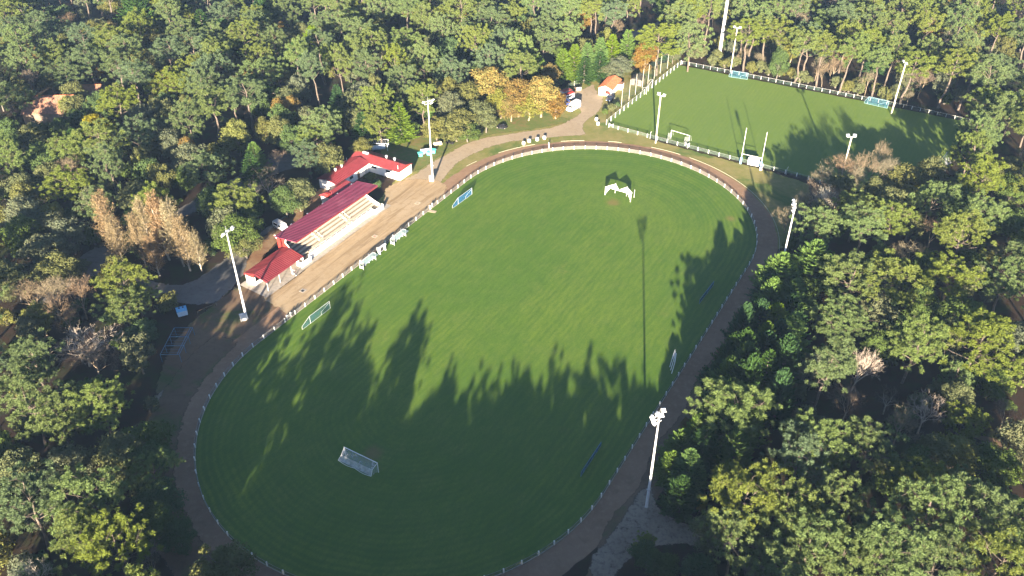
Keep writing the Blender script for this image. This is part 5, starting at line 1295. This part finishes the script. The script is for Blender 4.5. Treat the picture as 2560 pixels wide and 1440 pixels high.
# ---- trees placed one by one where the photo shows them (px, py of the crown middle)
HAND = [
 # autumn group and hedge oaks by the road
 ('autumn', 1226, 208, 14, 15, 'orange'), ('autumn', 1296, 236, 13, 12, 'russet'), ('autumn', 1354, 232, 14, 12, 'orange'), ('autumn', 1252, 252, 10, 10, 'yellow'), ('autumn', 1322, 262, 9, 10, 'yellow'), ('autumn', 1390, 258, 9, 9, 'russet'), ('autumn', 1278, 264, 9, 9, 'russet'),
 ('oak', 1140, 310, 9.5, 13, 'olive'), ('oak', 1195, 285, 9, 11, 'olive'), ('oak', 1125, 265, 10, 10, 'grey-green'), ('oak', 1170, 240, 10, 11, 'olive'), ('oak', 1090, 318, 8, 9, 'olive'), ('oak', 1168, 328, 6, 9, 'dark green'), ('oak', 1215, 300, 7, 8, 'olive'),
 ('oak', 1125, 176, 11, 11, 'olive'),
 # cypress block behind the hut
 ('conifer', 1408, 158, 13, 8, 'bright green'), ('conifer', 1436, 150, 14, 8.5, 'bright green'), ('conifer', 1468, 146, 14, 8.5, 'bright green'), ('conifer', 1500, 136, 15, 8.5, 'bright green'), ('conifer', 1530, 128, 15, 8.5, 'bright green'), ('conifer', 1568, 116, 15, 9, 'bright green'), ('conifer', 1462, 172, 10, 8, 'deep green'), ('conifer', 1500, 162, 11, 8, 'deep green'),
 ('conifer', 1346, 164, 9, 8.5, 'bright green'), ('oak', 1548, 166, 8, 10, 'grey-green'), ('oak', 1520, 176, 6, 8, 'grey-green'), ('autumn', 1613, 142, 13, 9, 'russet'), ('pine', 1650, 100, 17, 14, 'yellow-green'), ('oak', 1685, 132, 7, 6, 'grey-green'), ('pine', 1730, 90, 17, 11, 'mid-green'),
 ('conifer', 1675, 118, 10, 7, 'deep green'),
 # conifers and yellow tree left of the clubhouse
 ('autumn', 590, 335, 12, 9.5, 'yellow'), ('conifer', 637, 392, 11, 8, 'bright green'), ('conifer', 845, 250, 13, 7, 'deep green'), ('conifer', 1000, 300, 14, 9, 'bright green'), ('pine', 950, 300, 12, 9, 'mid-green'), ('conifer', 905, 315, 11, 7, 'deep green'), ('pine', 815, 300, 14, 11, 'mid-green'), ('pine', 785, 330, 11, 9, 'yellow-green'),
 ('cypress', 785, 108, 16, 16, 'bright green'), ('cypress', 745, 140, 14, 14, 'deep green'), ('cypress', 340, 28, 17, 20, 'deep green'), ('cypress', 560, 85, 14, 16, 'deep green'), ('cypress', 655, 30, 15, 14, 'deep green'),
 ('oak', 820, 395, 10, 10, 'olive'), ('oak', 700, 330, 11, 9, 'olive'), ('oak', 728, 345, 10, 8, 'dark green'), ('autumn', 700, 275, 10, 7, 'russet'), ('autumn', 728, 268, 10, 6, 'russet'),
 ('oak', 905, 368, 6, 7, 'olive'), ('pine', 770, 385, 10, 8, 'blue-green'), ('bare', 690, 398, 7, 7, 'grey-brown'),
 # behind the stand
 ('open', 668, 458, 10, 10, 'grey-brown'), ('open', 640, 480, 9, 7, 'pale'), ('oak', 745, 482, 9.5, 10, 'olive'), ('oak', 712, 500, 9, 8, 'dark green'), ('pine', 578, 500, 13, 10, 'mid-green'), ('oak', 590, 585, 11, 11, 'dark green'), ('oak', 560, 560, 11, 9, 'grey-green'), ('oak', 620, 555, 9, 8, 'dark green'), ('oak', 610, 610, 7, 9, 'olive'), ('bare', 828, 445, 4, 3.4, 'tan'),
 ('pine', 520, 415, 12, 11, 'blue-green'), ('oak', 470, 400, 11, 11, 'grey-green'), ('oak', 545, 398, 10, 9, 'olive'),
 # poplars
 ('poplar', 268, 560, 17, 6.5, 'golden-brown'), ('poplar', 290, 600, 13, 6, 'golden-brown'), ('poplar', 366, 578, 17, 6.5, 'golden-brown'), ('poplar', 402, 570, 18, 7.5, 'golden-brown'), ('poplar', 438, 585, 18, 7, 'golden-brown'), ('poplar', 458, 610, 15, 6.5, 'golden-brown'), ('poplar', 385, 640, 11, 5.5, 'golden-brown'), ('poplar', 492, 628, 11, 4.5, 'golden-brown'), ('poplar', 345, 600, 14, 5, 'golden-brown'),
 # shaded left edge
 ('pine', 300, 700, 13, 9, 'mid-green'), ('pine', 312, 760, 10, 9.5, 'mid-green'), ('pine', 340, 740, 8, 7, 'yellow-green'), ('oak', 350, 830, 6, 8, 'dark green'), ('open', 200, 850, 11, 14, 'pale'), ('bare', 235, 905, 8, 12, 'grey-brown'), ('bare', 75, 740, 11, 9, 'tan'), ('bare', 125, 730, 12, 10, 'tan'), ('bare', 195, 735, 11, 8, 'tan'), ('autumn', 98, 790, 9, 7, 'yellow'), ('oak', 60, 895, 10, 6.5, 'dark green'), ('pine', 65, 1005, 14, 11, 'mid-green'), ('pine', 140, 1030, 12, 8, 'mid-green'),
 ('autumn', 128, 535, 9, 7, 'yellow'), ('oak', 60, 540, 11, 12, 'grey-green'), ('oak', 110, 630, 10, 12, 'grey-green'), ('oak', 170, 585, 10, 9, 'grey-green'),
 # bottom left
 ('pine', 60, 1250, 16, 9, 'blue-green'), ('pine', 208, 1235, 16, 9.5, 'yellow-green'), ('pine', 285, 1360, 16, 9, 'yellow-green'), ('pine', 195, 1350, 15, 8, 'mid-green'), ('oak', 300, 1140, 10, 10, 'olive'), ('pine', 425, 1165, 11, 7.5, 'yellow-green'), ('oak', 590, 1395, 9, 11, 'olive'), ('oak', 380, 1150, 9, 8, 'dark green'), ('oak', 380, 1300, 8, 8, 'dark green'), ('open', 95, 1432, 10, 7, 'pale'), ('bare', 370, 1400, 8, 6, 'grey-brown'), ('oak', 400, 1240, 9, 8, 'dark green'), ('oak', 460, 1330, 7, 6, 'dark green'),
 # right: cypresses along the track
 ('cypress', 1952, 680, 13, 13, 'bright green'), ('cypress', 2035, 648, 13, 14, 'bright green'), ('cypress', 1985, 735, 10, 10, 'bright green'), ('oak', 2010, 725, 7, 7, 'dark green'), ('cypress', 1940, 780, 7, 9, 'deep green'),
 ('cypress', 1862, 905, 13, 8.5, 'bright green'), ('cypress', 1800, 930, 8, 8, 'deep green'), ('cypress', 1850, 960, 8, 9, 'deep green'), ('oak', 1958, 840, 7, 8, 'dark green'),
 ('cypress', 1705, 1110, 9, 7.5, 'bright green'), ('cypress', 1745, 1075, 10, 7, 'bright green'), ('cypress', 1680, 1160, 8, 6.5, 'bright green'), ('cypress', 1720, 1180, 9, 7, 'deep green'), ('autumn', 1690, 1052, 4, 2.6, 'russet'),
 ('autumn', 1752, 1256, 4, 3, 'yellow'), ('oak', 1620, 1390, 6, 5.5, 'dark green'), ('oak', 1660, 1420, 5, 5.5, 'dark green'), ('oak', 1750, 1420, 5, 6, 'dark green'), ('young', 1612, 1365, 5, 3.5, 'yellow-green'),
 # brown bare trees at the corner
 ('bare', 2105, 425, 12, 10, 'tan'), ('bare', 2150, 415, 13, 10, 'tan'), ('bare', 2205, 425, 12, 9, 'tan'), ('bare', 2060, 450, 11, 10, 'tan'), ('bare', 2020, 480, 10, 9, 'grey-brown'), ('open', 2055, 495, 11, 9, 'pale'), ('bare', 2085, 505, 10, 8, 'tan'), ('bare', 1985, 540, 8, 8, 'tan'), ('bare', 1960, 545, 7, 7, 'tan'), ('bare', 2190, 395, 12, 8, 'tan'), ('oak', 2100, 470, 10, 9, 'olive'), ('bare', 2130, 450, 11, 9, 'tan'), ('bare', 2010, 505, 9, 8, 'tan'),
 ('oak', 2260, 455, 11, 12, 'olive'), ('oak', 2225, 510, 11, 10, 'olive'), ('pine', 2145, 520, 13, 9, 'mid-green'), ('pine', 2330, 490, 14, 9, 'yellow-green'), ('oak', 2330, 430, 10, 9, 'olive'),
 ('pine', 2110, 790, 11, 11, 'yellow-green'), ('pine', 2130, 690, 14, 12, 'mid-green'), ('pine', 2230, 690, 14, 13, 'mid-green'), ('open', 2145, 920, 11, 8, 'pale'), ('open', 2315, 1030, 9, 7, 'pale'), ('oak', 2035, 925, 9, 6, 'grey-green'), ('oak', 2080, 920, 9, 5, 'grey-green'), ('bare', 2120, 1010, 8, 7, 'grey-brown'), ('open', 2220, 1000, 6, 5, 'grey-brown'),
 ('pine', 2440, 850, 15, 13, 'yellow-green'), ('young', 2245, 850, 7, 5.5, 'yellow-green'), ('young', 2300, 870, 5, 4, 'yellow-green'), ('oak', 2480, 955, 7, 8, 'dark green'), ('young', 2390, 945, 8, 5.5, 'yellow-green'), ('autumn', 2395, 1130, 7, 8.5, 'yellow'), ('young', 2445, 1050, 4, 4, 'yellow-green'), ('bare', 2520, 1030, 7, 6, 'grey-brown'),
 ('pine', 1850, 1020, 15, 11, 'yellow-green'), ('pine', 1990, 1140, 15, 10, 'blue-green'), ('pine', 2060, 1110, 15, 9, 'yellow-green'), ('pine', 1880, 1230, 16, 10, 'mid-green'), ('pine', 1960, 1260, 15, 9, 'mid-green'), ('pine', 2100, 1250, 14, 8, 'mid-green'), ('pine', 2030, 1340, 15, 9, 'yellow-green'), ('pine', 1840, 1340, 13, 8, 'mid-green'), ('pine', 2200, 1350, 16, 10, 'yellow-green'), ('pine', 2330, 1280, 16, 11, 'yellow-green'), ('pine', 2450, 1280, 15, 10, 'mid-green'), ('pine', 2280, 1200, 12, 9, 'mid-green'), ('pine', 2180, 1110, 12, 9, 'mid-green'), ('pine', 2500, 1390, 15, 10, 'mid-green'), ('pine', 2350, 1400, 14, 9, 'blue-green'), ('pine', 2120, 1420, 13, 9, 'mid-green'), ('pine', 1950, 1410, 13, 9, 'mid-green'), ('pine', 2220, 1430, 12, 8, 'yellow-green'),
 ('oak', 188, 268, 8.5, 10, 'olive'), ('autumn', 168, 262, 8, 6, 'yellow'), ('oak', 90, 322, 5, 7, 'dark green'), ('oak', 120, 326, 5, 7, 'olive'), ('oak', 150, 318, 5.5, 7, 'olive'), ('oak', 232, 262, 6, 8, 'dark green'), ('oak', 205, 275, 6, 8, 'grey-green'),
 # courtyard bushes by the clubhouse
 ('bush', 925, 442, 2.6, 3.6, 'olive'), ('bush', 940, 458, 2.4, 3.2, 'dark green'), ('bush', 1530, 268, 2.2, 3.0, 'olive'), ('bush', 1513, 278, 1.9, 2.0, 'dark green'), ('bush', 1542, 262, 1.8, 2.4, 'dark green'),
]
# tall pines along the far wood edge: (px, py) of the trunk foot
EDGE = [(1694, 142), (1720, 128), (1985, 207), (2040, 216), (2098, 232), (2142, 216), (1870, 150), (1905, 165), (1760, 120), (1935, 178), (2345, 270), (2395, 275), (2440, 300)]
for i, (px, py) in enumerate(EDGE): plant('tall', *ground(px, py), RT.uniform(17, 20), RT.uniform(9, 11.5), RT.choice(('yellow-green', 'mid-green', 'mid-green')))
placed = [(t[2], t[3], t[5]) for t in TREES]
for k, px, py, H, Wd, tint in HAND:
    f = {'poplar': .5, 'bare': .62, 'open': .62, 'oak': .58, 'autumn': .58, 'bush': .6, 'cypress': .55, 'conifer': .5, 'young': .6}.get(k, .74)
    x, y = at_px(px, py, H, f); u, v = UV(x, y)
    d = stad_d(u, v)
    if d < 46.2:               # keep trunks off the track
        s = 46.4 / max(d, 1); cu = min(max(u, U0), U1); x, y = W(cu + (u - cu) * s, VC + (v - VC) * s)
    plant(k, x, y, H, Wd, tint); placed.append((x, y, Wd))

# ---- trees below the frame whose long shadows reach the pitch: (shadow tip in the photo, height)
def sh(px, py, h, kind, wd):
    x, y = ground(px, py); L = h / math.tan(SUN_EL)
    x, y = x - L * math.cos(SUN_AZ), y - L * math.sin(SUN_AZ); u, v = UV(x, y)
    if stad_d(u, v) < 46 or (pixel(x, y, h)[1] < 1450 and 520 < pixel(x, y, h)[0] < 1700): return
    plant(kind, x, y, h, wd, 'mid-green'); placed.append((x, y, wd))
for px, py, h, k, wd in ((1545, 885, 20, 'tall', 7), (1480, 905, 20, 'pine', 9), (1410, 920, 20, 'pine', 9), (1320, 945, 20, 'pine', 8), (1225, 930, 20, 'tall', 8), (1135, 930, 21, 'tall', 5), (1062, 788, 21, 'tall', 8), (1035, 850, 20, 'pine', 7), (925, 812, 21, 'pine', 8), (872, 722, 22, 'tall', 8), (890, 850, 20, 'pine', 7), (800, 830, 20, 'tall', 8), (720, 905, 19, 'tall', 7), (690, 940, 18, 'pine', 8), (1590, 960, 20, 'pine', 8), (1190, 985, 20, 'pine', 9), (980, 960, 19, 'pine', 9), (1280, 1000, 19, 'pine', 9), (840, 960, 19, 'pine', 9), (1380, 985, 19, 'pine', 9), (1090, 1000, 19, 'pine', 9)):
    sh(px, py, h, k, wd)
for x, y, h in ((46.5, 135, 12.5), (50, 130, 12), (54, 137, 12), (40.5, 119, 14), (38, 112, 12.5), (35.5, 108, 12.5), (33, 102, 13), (29.5, 97, 12), (27.5, 92, 12), (55.5, 146, 10), (57, 151, 9), (44.5, 125, 13), (49, 126, 13), (52, 123, 14), (56, 132, 13), (58, 140, 12), (43.5, 116, 14), (47, 118, 15), (48, 112, 15), (40.5, 107, 14), (38, 101, 14), (60, 148, 10), (58, 156, 9), (53, 131, 12)):
    u, v = UV(x, y)
    if stad_d(u, v) < 47: s_ = 47.2 - stad_d(u, v); x, y = x - EV[0] * s_, y - EV[1] * s_
    plant(RT.choice(('conifer', 'cypress', 'cypress')), x, y, h * RT.uniform(.82, 1.12), RT.uniform(6.5, 9.5), RT.choice(('deep green', 'deep green', 'bright green'))); placed.append((x, y, 5))
for x, y, h in ((43, 127, 11.5), (42, 117, 13), (40, 110, 13), (45, 121, 12.5), (38, 106, 13), (51, 138, 11)):
    u, v = UV(x, y)
    if stad_d(u, v) < 48: s_ = 48.2 - stad_d(u, v); x, y = x - EV[0] * s_, y - EV[1] * s_
    plant('cypress', x, y, h, RT.uniform(8, 9.5), 'deep green'); placed.append((x, y, 6))
for t_, dd, h in ((136, 47, 8.5), (148, 47.5, 9), (160, 48, 9)):
    x, y = W(U0 + dd * math.cos(R_(t_)), VC + dd * math.sin(R_(t_))); plant('oak', x, y, h, RT.uniform(7, 9), RT.choice(('dark green', 'olive'))); placed.append((x, y, 7))
# belt of trees below the frame that shades the near end of the pitch
for gy in range(6):
    for gx in range(14):
        x = -72 + gx * 8 + RT.uniform(-2, 2) + (gy % 2) * 4; y = 27 + gy * 7.2 + RT.uniform(-1.5, 1.5); h = RT.uniform(14, 16.5); u, v = UV(x, y)
        if stad_d(u, v) < 48 or pixel(x, y, h)[1] < 1462: continue
        if any((x - a) ** 2 + (y - b) ** 2 < 16 for a, b, w2 in placed): continue
        plant('oak', x, y, h, RT.uniform(9, 11), 'olive'); placed.append((x, y, 10))
NSH = len(TREES)

# ---- the rest of the wood, filled in outside the clearings
def inside(p, poly):
    x, y = p; c = False; n = len(poly)
    for i in range(n):
        (x0, y0), (x1, y1) = poly[i], poly[(i + 1) % n]
        if (y0 > y) != (y1 > y) and x < (x1 - x0) * (y - y0) / (y1 - y0) + x0: c = not c
    return c
CLEAR = [[(-16, 58), (24, 58), (24, 84), (-16, 84)]] + [pxpoly(p) for p in (
 [(1500, 300), (1530, 262), (1700, 150), (1990, 210), (2290, 272), (2440, 300), (2320, 560), (2010, 495), (1480, 315)],
 [(1000, 1000), (430, 1100), (370, 1000), (380, 900), (430, 810), (520, 765), (560, 700), (620, 630), (690, 545), (780, 460), (800, 440), (830, 380), (900, 345), (1040, 345), (1100, 330), (1230, 310), (1240, 290), (1390, 290), (1395, 225), (1420, 205), (1500, 175), (1560, 180), (1700, 140), (1520, 315), (2010, 445), (1990, 500), (1960, 560), (1900, 600)],
 [(330, 715), (345, 690), (440, 716), (505, 690), (600, 616), (640, 640), (556, 760), (480, 800), (400, 760)],
 [(190, 650), (250, 605), (310, 640), (340, 690), (330, 720), (250, 690)],
 [(1480, 1440), (1560, 1310), (1620, 1200), (1680, 1290), (1860, 1350), (1850, 1390), (1640, 1370), (1520, 1500)],
 [(430, 530), (540, 468), (680, 392), (735, 378), (770, 412), (700, 432), (585, 482), (500, 524), (440, 556)],
 [(85, 330), (80, 300), (115, 240), (160, 240), (200, 300), (150, 330)], [(1560, 90), (1690, 40), (1720, 50), (1580, 105)], [(196, 250), (196, 228), (250, 228), (250, 250)])]
def mixat(px, py):
    """kind weights: pine, tall, young, oak, autumn, conifer/cypress, bare"""
    if px > 1700 and py < 270: return (.16, .34, .02, .16, .05, .01, .26)
    if px > 1250 and py < 200: return (.38, .27, .02, .22, .06, .03, .02)
    if px > 1900: return (.56, .06, .05, .26, .01, .01, .05)
    if py < 260 and px < 420: return (.40, .12, .02, .28, .04, .03, .11)
    if py < 260: return (.46, .26, .02, .18, .02, .05, .01)
    if py < 420: return (.44, .12, .02, .32, .03, .04, .03)
    if py < 720: return (.18, .04, .02, .66, .04, .01, .05)
    if py < 1080: return (.24, .02, .06, .46, .02, .01, .19)
    return (.46, .05, .05, .34, .02, .01, .07)
cand = 0; fill = []
while cand < 16000:
    cand += 1
    y = 26 + (362 - 26) * RT.random() ** .85; x = RT.uniform(-1, 1) * (62 + y * .52)
    u, v = UV(x, y); d = stad_d(u, v)
    if d < 48.5: continue
    px, py = pixel(x, y, 8)
    if px < -90 or px > 2650 or py < -70: continue
    if any(inside((x, y), c) for c in CLEAR): continue
    k = RT.choices(('pine', 'tall', 'young', 'oak', 'autumn', 'conifer', 'bare'), mixat(px, py))[0]
    wd = {'pine': RT.uniform(8, 12), 'tall': RT.uniform(8, 11), 'young': RT.uniform(5, 7), 'oak': RT.uniform(7.5, 12), 'autumn': RT.uniform(6, 9), 'conifer': RT.uniform(6, 9), 'bare': RT.uniform(7, 10)}[k]
    off = py > 1440
    gap = .40 if not off else .50
    if any((x - a) ** 2 + (y - b) ** 2 < (gap * (wd + w2) + .6) ** 2 for a, b, w2 in placed): continue
    if not off and covers(x, y, {'tall': 18, 'oak': 9.5, 'young': 7}.get(k, 14), wd): continue
    if off and y > 40 and -40 < x < 45 and d < 52: continue
    placed.append((x, y, wd)); fill.append((k, x, y, wd, px, py))
# lower oaks filling the gaps between the crowns
cand = 0; no = 0
while cand < 9000 and no < 130:
    cand += 1
    y = 66 + (335 - 66) * RT.random() ** .85; x = RT.uniform(-1, 1) * (60 + y * .5)
    u, v = UV(x, y); px, py = pixel(x, y, 5)
    if stad_d(u, v) < 49 or not (-60 < px < 2620 and -40 < py < 1470) or any(inside((x, y), c) for c in CLEAR): continue
    wd = RT.uniform(6, 9)
    if any((x - a) ** 2 + (y - b) ** 2 < (.32 * (wd + w2) + .3) ** 2 for a, b, w2 in placed): continue
    if covers(x, y, 9, wd): continue
    placed.append((x, y, wd)); fill.append(('oak', x, y, wd, px, py)); no += 1
for k, x, y, wd, px, py in fill:
    H = {'pine': RT.uniform(12.5, 17), 'tall': RT.uniform(16.5, 20), 'young': RT.uniform(6, 9), 'oak': RT.uniform(8, 11.5), 'autumn': RT.uniform(8, 12), 'conifer': RT.uniform(10, 14), 'bare': RT.uniform(9, 12)}[k]
    if py > 1440: H = min(H, 14.5)
    lightb = px > 1900 or py > 1000
    tint = {'pine': RT.choices(('yellow-green', 'mid-green', 'blue-green'), (.42, .42, .16) if lightb else (.25, .45, .3))[0], 'oak': RT.choices(('olive', 'grey-green', 'dark green'), (.45, .3, .25))[0],
            'autumn': RT.choices(('yellow', 'russet'), (.5, .5))[0], 'cypress': RT.choices(('bright green', 'deep green'), (.4, .6))[0], 'bare': RT.choices(('tan', 'grey-brown'), (.55, .45))[0]}[MATK[k]]
    plant(k, x, y, H, wd, tint)
# bushes and saplings in the gaps and along the edges
nb = 0; tries = 0
while nb < 235 and tries < 12000:
    tries += 1
    y = 70 + 240 * RT.random(); x = RT.uniform(-1, 1) * (50 + y * .5); u, v = UV(x, y)
    px, py = pixel(x, y, 1)
    if stad_d(u, v) < 46.6 or not (-20 < px < 2580 and -20 < py < 1440): continue
    if any(inside((x, y), c) for c in CLEAR): continue
    if any((x - a) ** 2 + (y - b) ** 2 < (w2 * .30 + .8) ** 2 for a, b, w2 in placed): continue
    plant('bush', x, y, RT.uniform(1.8, 4.2), RT.uniform(3.0, 6), RT.choice(('olive', 'dark green', 'dark green', 'grey-green'))); placed.append((x, y, 3)); nb += 1
# thicket in front of the trunks along the far edge of the second pitch
for i in range(34):
    t = (i + RT.random()) / 34; px = 1716 + t * 560; py = 157 + t * 114 - RT.uniform(4, 22)
    k = RT.choices(('bush', 'bare', 'oak'), (.6, .22, .18))[0]
    plant(k, *ground(px, py), {'bush': RT.uniform(2.2, 4.2), 'bare': RT.uniform(6, 9), 'oak': RT.uniform(4, 6)}[k], {'bush': RT.uniform(3.4, 5.4), 'bare': RT.uniform(4.5, 6.5), 'oak': RT.uniform(4.5, 6)}[k], {'bush': 'olive', 'bare': 'tan', 'oak': 'olive'}[k])
print('TREES', len(TREES), {k: sum(1 for t in TREES if t[1] == k) for k in CATS}, 'pines in view', sum(1 for t in TREES if t[1] in ('pine','tall','young') and -20 < pixel(t[2],t[3],t[4]*.6)[0] < 2580 and -20 < pixel(t[2],t[3],t[4]*.6)[1] < 1460))

# ---- labels: look + where it stands among the landmarks
LM = [((120, 270), 'the clay-roofed house'), ((400, 590), 'the golden poplars'), ((445, 850), 'the blue steel frame'), ((560, 570), "the left mast's lamps"), ((640, 670), 'the shelter'), ((800, 540), 'the grandstand'),
      ((910, 410), 'the red-roofed clubhouse'), ((1066, 245), "the middle mast's lamps"), ((1230, 215), 'the big orange tree'), ((1432, 270), 'the white van'), ((1518, 215), 'the white hut'), ((1800, 110), 'the lattice tower'),
      ((1845, 178), 'the left far goal'), ((2187, 253), 'the right far goal'), ((2350, 395), 'the end-on goal'), ((1992, 515), "the right mast's lamps"), ((1650, 1050), "the nearest mast's lamps"), ((1660, 1240), "the nearest mast's foot"),
      ((785, 110), 'the wide green cypress'), ((340, 30), 'the top-left cypress'), ((2145, 925), 'the pale bare tree'), ((205, 860), 'the fan-shaped bare tree'), ((2150, 415), 'the brown corner thicket'),
      ((2440, 850), 'the broad right-edge pine'), ((10, 1430), "the photo's bottom-left corner"), ((2550, 1430), "the photo's bottom-right corner"), ((2550, 10), "the photo's top-right corner"), ((10, 10), "the photo's top-left corner"), ((1280, 5), "the photo's top middle"), ((400, 990), 'the pale sand patch'), ((10, 720), "the photo's left edge middle"), ((2550, 640), "the photo's right edge middle"), ((500, 1200), 'the lower left barrier')]
ORD = ['nearest', 'second nearest', 'third nearest', 'fourth nearest', 'fifth nearest', 'sixth nearest', 'seventh nearest', 'eighth nearest', 'ninth nearest', 'tenth nearest', 'eleventh nearest', 'twelfth nearest']
KN = {'pine': 'pine', 'tall': 'long-trunked pine', 'young': 'young pine', 'oak': 'evergreen oak', 'bush': 'bush', 'autumn': 'autumn tree', 'cypress': 'feathery cypress', 'conifer': 'pointed cypress', 'bare': 'twiggy bare tree', 'open': 'spreading bare tree', 'poplar': 'leafy poplar'}
groups = {}
for t in TREES:
    root, kind, x, y, H, Wd, tint = t
    px, py = pixel(x, y, H * .6)
    if not (-60 < px < 2620 and -60 < py < 1500):
        root['label'] = 'tall tree standing outside the photo that throws its shadow into it'; root['group'] = 'trees standing outside the photo'; continue
    (lx, ly), nm = min(LM, key=lambda l: math.hypot(l[0][0] - px, l[0][1] - py)); dx, dy = px - lx, py - ly
    side = ('right of' if dx > 0 else 'left of') if abs(dx) > abs(dy) * .9 else ('beyond' if dy < 0 else 'in front of')
    size = 'broad' if Wd > {'bush': 4, 'oak': 10, 'pine': 10.3}.get(kind, 9.4) else 'small' if Wd < {'bush': 3, 'oak': 8, 'pine': 9}.get(kind, 6.5) else ''
    base = ' '.join(w for w in (size, tint, KN[kind], side, nm) if w)
    groups.setdefault(base, []).append((math.hypot(dx, dy), root))
for base, L in groups.items():
    L.sort(key=lambda q: q[0])
    for i, (_, root) in enumerate(L):
        root['label'] = base if len(L) == 1 else f'{base}, {ORD[min(i, 11)]} of {len(L)}'

# ------------------------------------------------------------------ air, light, camera
HAZE = True
if HAZE:
    hz = MB().bx(-420, 420, -40, 470, -1.0, 118).build('haze', None)
    hm = bpy.data.materials.new('haze_air'); hm.use_nodes = True; nt = hm.node_tree
    for n_ in list(nt.nodes): nt.nodes.remove(n_)
    ou = nt.nodes.new('ShaderNodeOutputMaterial'); pv = nt.nodes.new('ShaderNodeVolumePrincipled')
    pv.inputs['Color'].default_value = (.42, .64, 1, 1); pv.inputs['Density'].default_value = HAZE_D; pv.inputs['Anisotropy'].default_value = 0.0
    nt.links.new(pv.outputs[0], ou.inputs['Volume'])
    hz.data.materials.clear(); hz.data.materials.append(hm); tag(hz, 'thin pale morning haze over the whole scene', 'haze', kind='stuff')
w = bpy.data.worlds.new('World'); SC.world = w; w.use_nodes = True
bg = w.node_tree.nodes['Background']; sky = w.node_tree.nodes.new('ShaderNodeTexSky'); sky.sky_type = 'NISHITA'; sky.sun_disc = False
sky.sun_elevation = SUN_EL; sky.sun_rotation = math.pi + (math.pi / 2 - SUN_AZ); sky.air_density = .65; sky.dust_density = .3; sky.ozone_density = 2.0
w.node_tree.links.new(sky.outputs[0], bg.inputs[0]); bg.inputs[1].default_value = SKY_S
sl_ = bpy.data.lights.new('sun', 'SUN'); sl_.energy = SUN_S; sl_.angle = R_(.53); sl_.color = (1.0, .86, .66)
so = bpy.data.objects.new('sun', sl_); COL.objects.link(so); so.location = (0, -60, 200)
so.rotation_euler = Vector((math.cos(SUN_AZ) * math.cos(SUN_EL), math.sin(SUN_AZ) * math.cos(SUN_EL), -math.sin(SUN_EL))).to_track_quat('-Z', 'Y').to_euler()
cam = bpy.data.cameras.new('camera'); cam.sensor_fit = 'HORIZONTAL'; cam.angle = HFOV; cam.clip_end = 6000; cam.clip_start = .5
co = bpy.data.objects.new('camera', cam); COL.objects.link(co); co.location = (0, 0, CAM_H); co.rotation_euler = (math.pi / 2 - PITCH, 0, 0); SC.camera = co
SC.view_settings.view_transform = 'Standard'; SC.view_settings.look = 'None'; SC.view_settings.exposure = EXPO; SC.view_settings.gamma = 1
SC.cycles.max_bounces = 6; SC.cycles.diffuse_bounces = 3; SC.cycles.transparent_max_bounces = 10; SC.cycles.volume_bounces = 0
